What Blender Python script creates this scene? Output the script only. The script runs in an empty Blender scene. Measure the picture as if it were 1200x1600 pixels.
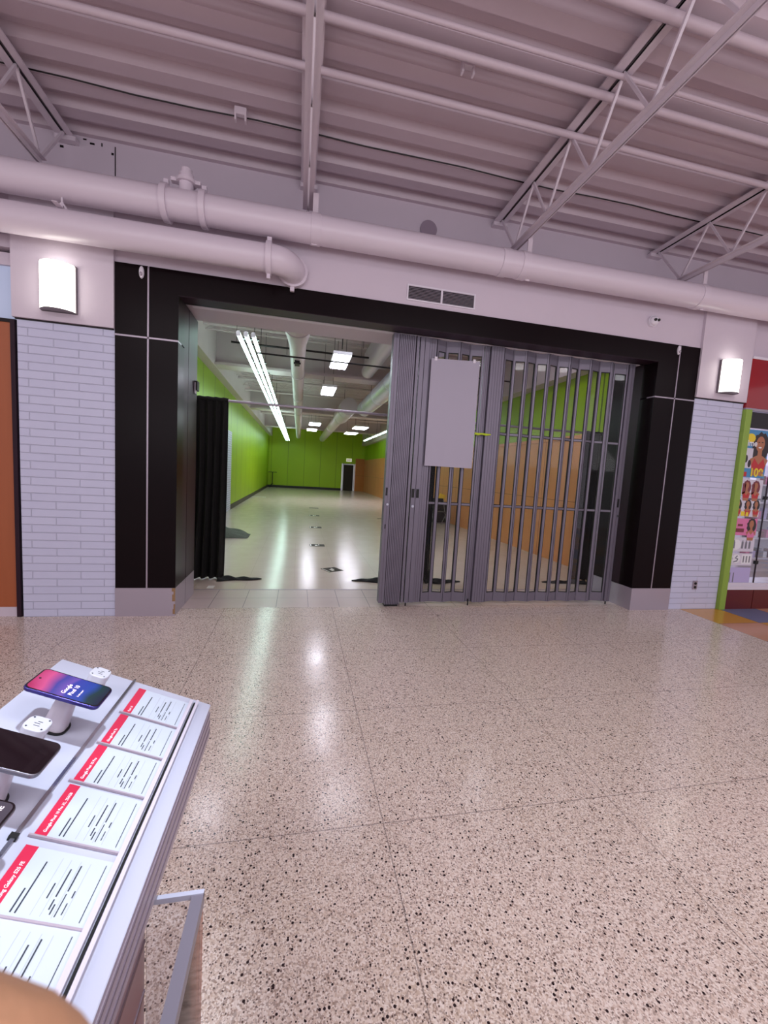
import bpy, math, random
from mathutils import Vector, Matrix
random.seed(7)
S = bpy.context.scene
COL = S.collection
def lin(c):
    return tuple((v/12.92 if v <= .04045 else ((v+.055)/1.055)**2.4) for v in c)
def rgb(r, g, b): return lin((r/255, g/255, b/255)) + (1,)

# ---------------------------------------------------------------- camera
F_PX = 642.435; YAW, PITCH, ROLL, CD, CH = 0.2094242, -0.0939656, 0.0597659, 4.3607, 1.55
def cam_axes():
    cy, sy, cp, sp, cr, sr = math.cos(YAW), math.sin(YAW), math.cos(PITCH), math.sin(PITCH), math.cos(ROLL), math.sin(ROLL)
    fw = Vector((sy*cp, cy*cp, sp)); rt = Vector((cy, -sy, 0)); up = rt.cross(fw)
    return cr*rt+sr*up, -sr*rt+cr*up, fw
cd = bpy.data.cameras.new('camera'); cam = bpy.data.objects.new('camera', cd); COL.objects.link(cam)
r_, u_, f_ = cam_axes()
M = Matrix((r_, u_, -f_)).transposed().to_4x4(); M.translation = Vector((0, -CD, CH)); cam.matrix_world = M
cd.sensor_fit = 'VERTICAL'; cd.sensor_height = 36; cd.sensor_width = 27; cd.lens = F_PX*36/1600
cd.clip_start = .01; cd.clip_end = 100
cd.dof.use_dof = True; cd.dof.focus_distance = 4.0; cd.dof.aperture_fstop = 16
S.camera = cam
# ---------------------------------------------------------------- world, exposure
w = bpy.data.worlds.new('world'); S.world = w; w.use_nodes = True
w.node_tree.nodes['Background'].inputs[0].default_value = rgb(214, 206, 218)
w.node_tree.nodes['Background'].inputs[1].default_value = .85
S.view_settings.view_transform = 'Standard'; S.view_settings.look = 'None'
S.view_settings.exposure = 0.0; S.view_settings.gamma = 1; S.view_settings.use_curve_mapping = False
def area(name, loc, rot, sx, sy, power, color):
    l = bpy.data.lights.new(name, 'AREA'); l.shape = 'RECTANGLE'; l.size = sx; l.size_y = sy; l.energy = power; l.color = color
    o = bpy.data.objects.new(name, l); COL.objects.link(o); o.location = loc; o.rotation_euler = rot
    return o
# ceiling lamps of the mall, behind and above the camera
area('mall_ceiling_light', (-2.2, -5.6, 4.3), (0, 0, 0), 3.0, .6, 90, (1.0, .97, 1.0))
area('mall_ceiling_light', (2.6, -5.2, 4.3), (0, 0, 0), 3.0, .6, 100, (1.0, .97, 1.0))
area('mall_ceiling_light', (7.5, -5.2, 4.3), (0, 0, 0), 3.0, .6, 80, (.97, .95, 1.0))
area('mall_ceiling_light', (-7.0, -4.6, 4.3), (0, 0, 0), 3.0, .6, 60, (1.0, .97, 1.0))
area('added_ceiling_fill', (1.5, -7.5, 2.6), (math.radians(150), 0, 0), 12.0, 2.5, 240, (.98, .955, 1.0))  # added fill aimed upwards to brighten the ceiling, not a mall lamp
# track spot over the phone counter
sp = bpy.data.lights.new('track_spot', 'SPOT'); sp.energy = 330; sp.color = (.80, .88, 1.0); sp.spot_size = math.radians(23); sp.spot_blend = 1.0; sp.shadow_soft_size = .05
so = bpy.data.objects.new('track_spot', sp); COL.objects.link(so); so.location = (.15, -3.85, 3.75)
so.rotation_euler = (Vector((-.44, -3.62, .95))-Vector(so.location)).to_track_quat('-Z', 'Y').to_euler()

# ---------------------------------------------------------------- helpers
class MB:
    def __init__(s, T=None): s.v = []; s.f = []; s.T = T; s.mi = []; s.m = 0
    def add(s, vs, fs):
        b = len(s.v); s.v += [tuple(s.T(*p)) if s.T else tuple(p) for p in vs]
        s.f += [tuple(i+b for i in f) for f in fs]; s.mi += [s.m]*len(fs); return s
    def box(s, x0, x1, y0, y1, z0, z1):
        if x0 > x1: x0, x1 = x1, x0
        if y0 > y1: y0, y1 = y1, y0
        if z0 > z1: z0, z1 = z1, z0
        return s.add([(x0,y0,z0),(x1,y0,z0),(x1,y1,z0),(x0,y1,z0),(x0,y0,z1),(x1,y0,z1),(x1,y1,z1),(x0,y1,z1)],
              [(0,3,2,1),(4,5,6,7),(0,1,5,4),(1,2,6,5),(2,3,7,6),(3,0,4,7)])
    def tube(s, pts, r, n=12, caps=True):
        pts = [Vector(p) for p in pts]; rs = r if isinstance(r, (list, tuple)) else [r]*len(pts)
        vs = []; fs = []
        t0 = (pts[1]-pts[0]).normalized(); a = Vector((0,0,1)) if abs(t0.z) < .9 else Vector((1,0,0))
        nrm = t0.cross(a).normalized()
        for i, p in enumerate(pts):
            t = (pts[min(i+1, len(pts)-1)]-pts[max(i-1, 0)]).normalized()
            nrm = (nrm-t*nrm.dot(t)).normalized(); b = t.cross(nrm)
            for k in range(n):
                c = 2*math.pi*k/n; vs.append(tuple(p+rs[i]*(nrm*math.cos(c)+b*math.sin(c))))
        for i in range(len(pts)-1):
            for k in range(n):
                a_, b_ = i*n+k, i*n+(k+1) % n; fs.append((a_, b_, b_+n, a_+n))
        if caps: fs.append(tuple(reversed(range(n)))); fs.append(tuple(range((len(pts)-1)*n, len(pts)*n)))
        return s.add(vs, fs)
    def bar(s, p, q, w, h):
        p = Vector(p); q = Vector(q); t = (q-p).normalized(); a = Vector((0,0,1)) if abs(t.z) < .95 else Vector((1,0,0))
        sx = t.cross(a).normalized()*w/2; sy = sx.cross(t).normalized()*h/2
        vs = [tuple(e+i*sx+j*sy) for e in (p, q) for i, j in ((-1,-1),(1,-1),(1,1),(-1,1))]
        return s.add(vs, [(0,1,2,3),(7,6,5,4),(0,4,5,1),(1,5,6,2),(2,6,7,3),(3,7,4,0)])
    def prism(s, poly, f0, f1, ax='y'):
        n = len(poly)
        def P(a, b, c): return {'y': (a, c, b), 'x': (c, a, b), 'z': (a, b, c)}[ax]
        vs = [P(a, b, f0) for a, b in poly]+[P(a, b, f1) for a, b in poly]
        fs = [tuple(range(n)), tuple(reversed(range(n, 2*n)))]+[(i, i+n, (i+1) % n+n, (i+1) % n) for i in range(n)]
        return s.add(vs, fs)
    def ell(s, c, r, nu=16, nv=10):
        vs = []; fs = []
        for j in range(nv+1):
            ph = math.pi*j/nv
            for i in range(nu):
                th = 2*math.pi*i/nu; vs.append((c[0]+r[0]*math.sin(ph)*math.cos(th), c[1]+r[1]*math.sin(ph)*math.sin(th), c[2]+r[2]*math.cos(ph)))
        for j in range(nv):
            for i in range(nu):
                a = j*nu+i; b = j*nu+(i+1) % nu; fs.append((a, a+nu, b+nu, b))
        return s.add(vs, fs)
    def build(s, name, m, parent=None, smooth=False, bevel=0, org=None):
        me = bpy.data.meshes.new(name)
        if parent is not None: o0 = Vector(parent['_o'])
        elif org: o0 = Vector(org)
        else:
            xs, ys, zs = zip(*s.v); o0 = Vector(((min(xs)+max(xs))/2, (min(ys)+max(ys))/2, min(zs)))
        me.from_pydata([tuple(Vector(p)-o0) for p in s.v], [], s.f)
        import bmesh
        bm = bmesh.new(); bm.from_mesh(me); bmesh.ops.recalc_face_normals(bm, faces=bm.faces); bm.to_mesh(me); bm.free()
        for mm in (m if isinstance(m, (list, tuple)) else [m]): me.materials.append(mm)
        if isinstance(m, (list, tuple)):
            for p, i in zip(me.polygons, s.mi): p.material_index = i
        o = bpy.data.objects.new(name, me); COL.objects.link(o)
        if parent is not None: o.parent = parent
        else: o.location = o0
        o['_o'] = tuple(o0)
        if smooth:
            for p in me.polygons: p.use_smooth = True
            me.set_sharp_from_angle(angle=math.radians(40))
        if bevel:
            b = o.modifiers.new('bevel', 'BEVEL'); b.width = bevel; b.segments = 2; b.limit_method = 'ANGLE'
        return o
def thing(name, loc, label, cat, group=None):
    o = bpy.data.objects.new(name, None); COL.objects.link(o); o.location = loc; o.empty_display_size = .1
    o['_o'] = tuple(loc); tag(o, label, cat, group); return o
def tag(o, label, cat, group=None):
    o['label'] = label; o['category'] = cat
    if group: o['group'] = group
    return o
def struct(o): o['kind'] = 'structure'; return o
def stuff(o): o['kind'] = 'stuff'; return o
def kids(o): return [c for c in bpy.data.objects if c.parent == o]
def copy_tree(o, loc=None, parent=None, label=None):
    c = o.copy(); COL.objects.link(c); c.parent = parent
    if loc is not None: c.location = loc
    if label: c['label'] = label
    for ch in kids(o): copy_tree(ch, None, c)
    return c
def text(s, name, m, parent, origin, xdir, ydir, size, align='LEFT', bold=0):
    cu = bpy.data.curves.new('t', 'FONT'); cu.body = s; cu.size = size; cu.align_x = align; cu.offset = bold; cu.extrude = 0
    to = bpy.data.objects.new('t', cu); COL.objects.link(to)
    me = bpy.data.meshes.new_from_object(to.evaluated_get(bpy.context.evaluated_depsgraph_get()))
    bpy.data.objects.remove(to); me.name = name
    xd = Vector(xdir).normalized(); yd = Vector(ydir).normalized(); o0 = Vector(origin)-Vector(parent['_o'])
    for v in me.vertices: v.co = o0+xd*v.co.x+yd*v.co.y
    me.materials.clear(); me.materials.append(m)
    o = bpy.data.objects.new(name, me); COL.objects.link(o); o.parent = parent; o['_o'] = tuple(parent['_o']); return o

# ---------------------------------------------------------------- materials
def mat(name, col, rough=.5, metal=0, bump=0, bscale=40, var=0, vscale=3, spec=.5, coat=0, emit=None, es=0, alpha=None, trans=0):
    m = bpy.data.materials.new(name); m.use_nodes = True; nt = m.node_tree; p = nt.nodes['Principled BSDF']
    c = rgb(*col); p.inputs['Base Color'].default_value = c; p.inputs['Roughness'].default_value = rough; p.inputs['Metallic'].default_value = metal
    p.inputs['Specular IOR Level'].default_value = spec; p.inputs['Coat Weight'].default_value = coat; p.inputs['Transmission Weight'].default_value = trans
    if emit: p.inputs['Emission Color'].default_value = rgb(*emit); p.inputs['Emission Strength'].default_value = es
    if alpha is not None: p.inputs['Alpha'].default_value = alpha
    if bump or var:
        tc = nt.nodes.new('ShaderNodeTexCoord')
    if bump:
        n = nt.nodes.new('ShaderNodeTexNoise'); n.inputs['Scale'].default_value = bscale; n.inputs['Detail'].default_value = 4
        b = nt.nodes.new('ShaderNodeBump'); b.inputs['Strength'].default_value = bump; b.inputs['Distance'].default_value = .01
        nt.links.new(tc.outputs['Object'], n.inputs['Vector']); nt.links.new(n.outputs['Fac'], b.inputs['Height']); nt.links.new(b.outputs['Normal'], p.inputs['Normal'])
    if var:
        n = nt.nodes.new('ShaderNodeTexNoise'); n.inputs['Scale'].default_value = vscale; n.inputs['Detail'].default_value = 5
        mx = nt.nodes.new('ShaderNodeMix'); mx.data_type = 'RGBA'
        mx.inputs['A'].default_value = tuple(x*(1-var) for x in c[:3])+(1,); mx.inputs['B'].default_value = tuple(min(1, x*(1+var)) for x in c[:3])+(1,)
        nt.links.new(tc.outputs['Object'], n.inputs['Vector']); nt.links.new(n.outputs['Fac'], mx.inputs['Factor']); nt.links.new(mx.outputs['Result'], p.inputs['Base Color'])
    return m
class NT:
    def __init__(s, m): s.nt = m.node_tree; s.p = s.nt.nodes['Principled BSDF']
    def n(s, t, **k):
        nd = s.nt.nodes.new('ShaderNode'+t)
        for a, b in k.items(): setattr(nd, a, b)
        return nd
    def l(s, a, b): s.nt.links.new(a, b)
    def math(s, op, a, b=None, c=None):
        nd = s.n('Math', operation=op)
        for i, v in enumerate((a, b, c)):
            if v is None: continue
            if isinstance(v, (int, float)): nd.inputs[i].default_value = v
            else: s.l(v, nd.inputs[i])
        return nd.outputs[0]
    def mix(s, fac, a, b):
        nd = s.n('Mix', data_type='RGBA')
        if isinstance(fac, (int, float)): nd.inputs['Factor'].default_value = fac
        else: s.l(fac, nd.inputs['Factor'])
        for k, v in (('A', a), ('B', b)):
            if isinstance(v, tuple): nd.inputs[k].default_value = v
            else: s.l(v, nd.inputs[k])
        return nd.outputs['Result']
    def pos(s):
        g = s.n('NewGeometry'); x = s.n('SeparateXYZ'); s.l(g.outputs['Position'], x.inputs[0]); return g.outputs['Position'], x.outputs[0], x.outputs[1], x.outputs[2]
    def noise(s, v, sc, det=3, rough=.5):
        nd = s.n('TexNoise'); s.l(v, nd.inputs['Vector']); nd.inputs['Scale'].default_value = sc; nd.inputs['Detail'].default_value = det; nd.inputs['Roughness'].default_value = rough; return nd.outputs['Fac']
    def line(s, x, off, pitch, w):   # 1 on a line of width w every pitch
        t = s.math('SUBTRACT', x, off); t = s.math('DIVIDE', t, pitch); t = s.math('FRACT', t); t = s.math('SUBTRACT', t, .5); t = s.math('ABSOLUTE', t)
        return s.math('GREATER_THAN', t, .5-w/pitch/2)

def m_terrazzo():
    m = mat('terrazzo', (190, 170, 152), .22); k = NT(m); P, x, y, z = k.pos()
    base = k.mix(k.noise(P, 1.1, 4), rgb(214, 190, 182), rgb(200, 180, 154))
    def vor(sc, rnd=1):
        v = k.n('TexVoronoi'); k.l(P, v.inputs['Vector']); v.inputs['Scale'].default_value = sc; v.inputs['Randomness'].default_value = rnd; return v
    def cell(v, lo):   # random per cell
        sx = k.n('SeparateColor'); k.l(v.outputs['Color'], sx.inputs[0]); return k.math('GREATER_THAN', sx.outputs[0], lo)
    v1 = vor(210); sc = k.n('SeparateColor'); k.l(v1.outputs['Color'], sc.inputs[0])
    c = k.mix(k.math('MULTIPLY', sc.outputs[1], .95), base, rgb(244, 234, 226))
    c = k.mix(k.math('MULTIPLY', k.math('GREATER_THAN', sc.outputs[0], .74), .6), c, rgb(136, 112, 100))
    v2 = vor(120); f = k.math('MULTIPLY', cell(v2, .76), k.math('LESS_THAN', v2.outputs['Distance'], .36)); c = k.mix(k.math('MULTIPLY', f, .9), c, rgb(84, 66, 62))
    v3 = vor(74); f = k.math('MULTIPLY', cell(v3, .86), k.math('LESS_THAN', v3.outputs['Distance'], .34)); c = k.mix(f, c, rgb(44, 30, 32))
    g = k.math('MAXIMUM', k.line(x, -.72, 1.15, .005), k.line(y, -.96, .88, .005))
    c = k.mix(k.math('MULTIPLY', g, .55), c, rgb(90, 76, 74))
    k.l(c, k.p.inputs['Base Color'])
    r = k.math('MULTIPLY_ADD', k.noise(P, 3, 4), .12, .13); k.l(r, k.p.inputs['Roughness'])
    b = k.n('Bump'); b.inputs['Strength'].default_value = .12; b.inputs['Distance'].default_value = .01; k.l(k.noise(P, 5, 3), b.inputs['Height']); k.l(b.outputs[0], k.p.inputs['Normal'])
    return m
def m_tiles(name, ca, cb, ox, oy, px, py, gw, gc, rough, bump=.0):
    m = mat(name, (200, 200, 200), rough); k = NT(m); P, x, y, z = k.pos()
    c = k.mix(k.noise(P, 2.2, 5, .6), ca, cb)
    g = k.math('MAXIMUM', k.line(x, ox, px, gw), k.line(y, oy, py, gw)); c = k.mix(g, c, gc); k.l(c, k.p.inputs['Base Color'])
    k.l(k.math('MULTIPLY_ADD', k.noise(P, 4, 4), .12, rough-.05), k.p.inputs['Roughness'])
    if bump:
        b = k.n('Bump'); b.inputs['Strength'].default_value = bump; b.inputs['Distance'].default_value = .01; k.l(k.noise(P, 7, 2), b.inputs['Height']); k.l(b.outputs[0], k.p.inputs['Normal'])
    return m
def m_checker():
    m = mat('coloured_tile', (200, 150, 60), .18); k = NT(m); P, x, y, z = k.pos()
    fx = k.math('FLOOR', k.math('DIVIDE', k.math('SUBTRACT', x, 4.98), .62)); fy = k.math('FLOOR', k.math('DIVIDE', y, .52))
    s = k.math('ADD', k.math('ADD', fx, fy), 1); ev = k.math('LESS_THAN', k.math('ABSOLUTE', k.math('SUBTRACT', k.math('FRACT', k.math('DIVIDE', s, 3)), .34)), .1)
    ev2 = k.math('LESS_THAN', k.math('ABSOLUTE', k.math('SUBTRACT', k.math('FRACT', k.math('DIVIDE', s, 3)), .67)), .1)
    c = k.mix(ev, rgb(206, 150, 62), rgb(112, 124, 160)); c = k.mix(ev2, c, rgb(205, 150, 120))
    g = k.math('MAXIMUM', k.line(x, 4.98, .62, .006), k.line(y, 0, .52, .006)); c = k.mix(g, c, rgb(80, 70, 70)); k.l(c, k.p.inputs['Base Color']); return m
def m_brick(nm='white_brick', mo=(192, 194, 218)):
    m = mat(nm, (214, 214, 232), .5); k = NT(m); P, x, y, z = k.pos()
    cb = k.n('CombineXYZ'); k.l(k.math('ADD', x, y), cb.inputs[0]); k.l(z, cb.inputs[1])
    br = k.n('TexBrick'); k.l(cb.outputs[0], br.inputs['Vector']); br.inputs['Scale'].default_value = 1
    br.inputs['Brick Width'].default_value = .40; br.inputs['Row Height'].default_value = .0735; br.inputs['Mortar Size'].default_value = .005; br.inputs['Mortar Smooth'].default_value = .6
    br.inputs['Color1'].default_value = rgb(204, 206, 230); br.inputs['Color2'].default_value = rgb(201, 203, 228); br.inputs['Mortar'].default_value = rgb(*mo)
    k.l(br.outputs['Color'], k.p.inputs['Base Color'])
    h = k.math('MULTIPLY_ADD', k.noise(P, 18, 4), .35, k.math('MULTIPLY', br.outputs['Fac'], -1.0))
    b = k.n('Bump'); b.inputs['Strength'].default_value = .8; b.inputs['Distance'].default_value = .008; k.l(h, b.inputs['Height']); k.l(b.outputs[0], k.p.inputs['Normal']); return m
def m_panelled(name, ca, cb, axis, off, pitch, gc, rough=.45, lw=.035):
    m = mat(name, (100, 150, 0), rough); k = NT(m); P, x, y, z = k.pos()
    c = k.mix(k.noise(P, .8, 4), ca, cb); c = k.mix(k.line((x, y)[axis], off, pitch, lw), c, gc); k.l(c, k.p.inputs['Base Color']); return m
def m_wood(name, ca, cb, seam=None, rough=.35, sx=(1, 1, .25), seamp=1.22):
    m = mat(name, (200, 140, 80), rough); k = NT(m); P, x, y, z = k.pos()
    mp = k.n('Mapping'); k.l(P, mp.inputs[0]); mp.inputs['Scale'].default_value = sx
    c = k.mix(k.noise(mp.outputs[0], 3.5, 8, .65), ca, cb)
    if seam is not None:
        g = k.math('MAXIMUM', k.line(y, seam, seamp, .012), k.line(z, 1.22+.61-.61, 2.44, .01)); c = k.mix(g, c, rgb(120, 70, 35))
    k.l(c, k.p.inputs['Base Color']); return m
def m_glass(name, tint, rough=.02, refl=.08):
    m = bpy.data.materials.new(name); m.use_nodes = True; nt = m.node_tree; nt.nodes.clear()
    o = nt.nodes.new('ShaderNodeOutputMaterial'); a = nt.nodes.new('ShaderNodeBsdfTransparent'); a.inputs[0].default_value = tint
    g = nt.nodes.new('ShaderNodeBsdfGlossy'); g.inputs['Roughness'].default_value = rough
    fr = nt.nodes.new('ShaderNodeFresnel'); fr.inputs[0].default_value = 1.2; ad = nt.nodes.new('ShaderNodeMath'); ad.operation = 'ADD'; ad.use_clamp = True; ad.inputs[1].default_value = refl*.4
    mx = nt.nodes.new('ShaderNodeMixShader'); nt.links.new(fr.outputs[0], ad.inputs[0]); nt.links.new(ad.outputs[0], mx.inputs[0]); nt.links.new(a.outputs[0], mx.inputs[1]); nt.links.new(g.outputs[0], mx.inputs[2]); nt.links.new(mx.outputs[0], o.inputs[0]); return m
def m_screen():
    m = mat('phone_wallpaper', (60, 60, 160), .1, emit=(255, 255, 255), es=1.0); k = NT(m); P, x, y, z = k.pos()
    t = k.math('DIVIDE', k.math('SUBTRACT', x, -.492), .125); t = k.math('MULTIPLY_ADD', k.noise(P, 14, 1), .25, k.math('SUBTRACT', t, .12))
    cr = k.n('ValToRGB'); k.l(t, cr.inputs[0]); e = cr.color_ramp.elements
    stops = [(0, (190, 40, 100)), (.16, (226, 88, 152)), (.33, (70, 70, 170)), (.47, (120, 90, 190)), (.52, (60, 70, 180)), (.72, (46, 78, 178)), (.84, (22, 60, 60)), (1, (20, 24, 60))]
    e[0].position = 0; e[0].color = rgb(*stops[0][1]); e[1].position = 1; e[1].color = rgb(*stops[-1][1])
    for p_, c_ in stops[1:-1]: q_ = e.new(p_); q_.color = rgb(*c_)
    k.l(cr.outputs[0], k.p.inputs['Emission Color']); k.p.inputs['Base Color'].default_value = rgb(20, 20, 30); return m

MT = dict(
 terrazzo=m_terrazzo(), checker=m_checker(),
 threshold=m_tiles('threshold_tile', rgb(206, 190, 184), rgb(190, 172, 166), .165, .205, .353, .345, .007, rgb(120, 105, 104), .3),
 vinyl=m_tiles('vinyl_floor', rgb(208, 192, 180), rgb(196, 178, 166), 0, .9, .61, .61, .003, rgb(176, 162, 150), .19, .06),
 wall=mat('painted_wall', (208, 196, 208), .5, bump=.1, bscale=30, var=.03),
 white=mat('white_paint', (226, 220, 230), .45, bump=.05),
 deck=mat('deck_paint', (202, 186, 196), .42, var=.05, vscale=2),
 steel=mat('painted_steel', (214, 202, 212), .38),
 pipe=mat('painted_pipe', (218, 206, 218), .32, bump=.04, bscale=12),
 brick=m_brick(), brick2=m_brick('store_brick', (90, 88, 92)),
 black=mat('black_laminate', (16, 6, 9), .3, spec=.12),
 reveal=mat('dark_plum_laminate', (44, 26, 38), .38, spec=.2),
 strip=mat('brushed_strip', (170, 160, 172), .35, .6),
 kick=mat('kick_plate', (176, 166, 178), .38, .35, bump=.03),
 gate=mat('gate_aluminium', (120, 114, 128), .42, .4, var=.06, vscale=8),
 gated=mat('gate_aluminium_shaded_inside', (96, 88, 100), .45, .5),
 dark=mat('dark_metal', (28, 22, 24), .4, .5), rubber=mat('black_rubber', (14, 12, 14), .6),
 board=mat('blank_board', (172, 166, 182), .55),
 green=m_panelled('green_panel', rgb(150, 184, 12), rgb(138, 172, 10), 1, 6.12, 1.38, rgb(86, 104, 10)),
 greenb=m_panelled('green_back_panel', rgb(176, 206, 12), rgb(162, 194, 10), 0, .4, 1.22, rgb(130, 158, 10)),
 ply=m_wood('plywood', rgb(222, 150, 92), rgb(196, 118, 66), 2.3), plyb=m_wood('plywood_far', rgb(206, 126, 62), rgb(182, 102, 44), .2),
 basebd=mat('black_baseboard', (36, 32, 30), .4),
 cloth=mat('black_cloth', (12, 10, 10), .85, bump=.3, bscale=60), cloth2=mat('green_cloth', (22, 38, 30), .85, bump=.3, bscale=60),
 sack=mat('grey_sacking', (84, 88, 78), .8, bump=.8, bscale=50, var=.35, vscale=40),
 tubel=mat('tube_glow', (240, 255, 250), .4, emit=(215, 255, 243), es=9), added_troffer=mat('added_troffer_glow', (245, 245, 255), .4, emit=(240, 240, 255), es=11), troffer=mat('troffer_glow', (245, 245, 255), .4, emit=(240, 240, 255), es=25),
 sconcerim=mat('sconce_rim', (120, 112, 118), .35, .6), sconce=mat('sconce_glass', (255, 252, 240), .3, emit=(255, 253, 240), es=5.5),
 puckw=mat('puck_white', (200, 202, 214), .35), fixture=mat('fixture_white', (225, 225, 228), .4), silver=mat('silver_duct', (215, 215, 230), .3, .6, bump=.4, bscale=10), duct=mat('white_duct', (206, 196, 200), .35, bump=.1, bscale=6),
 ceilin=mat('store_ceiling_paint', (204, 188, 190), .5, var=.05),
 lime=mat('lime_post', (140, 172, 66), .4), red=mat('red_laminate', (150, 6, 18), .1, coat=.5), maroon=mat('maroon_laminate', (92, 6, 10), .2),
 orange=m_wood('orange_wood', rgb(176, 98, 58), rgb(156, 82, 46), None, .35, (3, 3, .15)),
 frost=mat('frosted_panel', (170, 180, 206), .25, emit=(190, 205, 235), es=.25),
 glass=m_glass('window_glass', (.93, .95, .97, 1)), poly=m_glass('gate_polycarbonate', (.95, .95, .96, 1), .03, .0), acrylic=m_glass('clear_acrylic', (.93, .93, .95, 1), .05, .03), amber=m_glass('amber_acrylic', (.86, .60, .52, 1), .08, .02),
 counter=mat('counter_white', (188, 192, 210), .25), counterg=mat('counter_grey_edge', (172, 160, 172), .35), card=mat('card_paper', (196, 206, 220), .3), cardred=mat('card_red', (206, 44, 78), .3),
 ink=mat('ink', (50, 56, 66), .5), inkl=mat('pale_ink', (170, 176, 190), .5), whiteink=mat('white_ink', (255, 240, 245), .4, emit=(255, 225, 235), es=.25),
 chrome=mat('bright_rail', (205, 205, 215), .12, .9), screen=m_screen(), phoneb=mat('phone_blue_frame', (58, 52, 120), .25, .6), phoneg=mat('phone_grey_frame', (120, 118, 128), .25, .7),
 glassblk=mat('black_glass', (26, 16, 20), .03), standw=mat('stand_white', (196, 188, 198), .35), skin=mat('skin', (198, 150, 116), .5, bump=.1, bscale=400),
 yellow=mat('yellow_paper', (240, 200, 60), .5), tape=mat('yellow_green_tape', (190, 214, 50), .4), steelc=mat('chair_steel', (150, 145, 150), .3, .8), box=mat('black_box', (30, 26, 30), .5),
 decal=mat('floor_decal', (58, 50, 44), .6, spec=.1), decalw=mat('floor_decal_white', (225, 220, 210), .35), paper=mat('paper', (225, 222, 214), .5),
)
M_ = MT
# ---------------------------------------------------------------- setting: floors
def sbox(name, m, *b):
    return struct(MB().box(*b).build(name, M_[m]))
f = MB(); f.box(-12, 4.98, -10, .205, -.1, 0).box(-12, 4.98, -10, .205, -.12, -.1)
struct(f.build('floor', M_['terrazzo']))
sbox('floor', 'checker', 4.98, 13, -10, 0, -.1, 0)
sbox('floor', 'threshold', -1.9, 5.4, .205, .9, -.1, 0)
sbox('floor', 'vinyl', -2.6, 5.4, .9, 30, -.1, 0)
sbox('trim_1', 'strip', -1.19, 4.19, .888, .905, 0, .003)
# ceilings : corrugated deck
def deck(name, m, y0, y1, x0, x1, z, p=.30, h=.075):
    pr = []; y = y0
    while y < y1:
        pr += [(y, z), (y+.43*p, z), (y+.53*p, z+h), (y+.9*p, z+h)]; y += p
    pr.append((y, z)); n = len(pr); vs = [(x0, a, b) for a, b in pr]+[(x1, a, b) for a, b in pr]
    d = MB(); d.add(vs, [(i, i+1, i+1+n, i+n) for i in range(n-1)])
    # seams of the deck sheets, fine lines
    return struct(d.build(name, M_[m]))
deck('ceiling', 'deck', -10.0, .62, -12, 13, 4.66)
deck('ceiling', 'ceilin', .62, 28.4, -2.6, 5.4, 4.66, .24, .11)
sbox('ceiling', 'deck', -12, 13, -10, .62, 4.80, 4.86)
sbox('ceiling', 'ceilin', -2.6, 5.4, .62, 28.4, 4.80, 4.86)
# front wall (facade plane y = 0) with its set-back upper part
sbox('wall_front', 'wall', -1.7, 4.78, .0, .60, 3.31, 3.92)
sbox('wall_front', 'wall', -12, 13, .55, .62, 3.92, 4.80)
sbox('wall_front', 'wall', -12, -2.5, .03, .60, 3.40, 3.92)
sbox('wall_front', 'wall', 5.56, 13, .03, .60, 3.31, 3.92)
# sconce pillars
for i, (a, b) in enumerate(((-2.5, -1.70), (4.78, 5.56))):
    sbox('pillar_%d' % (i+1), 'brick', a+.02, b-.0, -.0, .6, 0, 2.72)
    sbox('pillar_%d' % (i+1), 'wall', a, b, -.035, .6, 2.72, 3.92)
    sbox('trim_%d' % (i+2), 'dark', a+.01, b-.01, -.012, 0, 2.708, 2.72)
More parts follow.
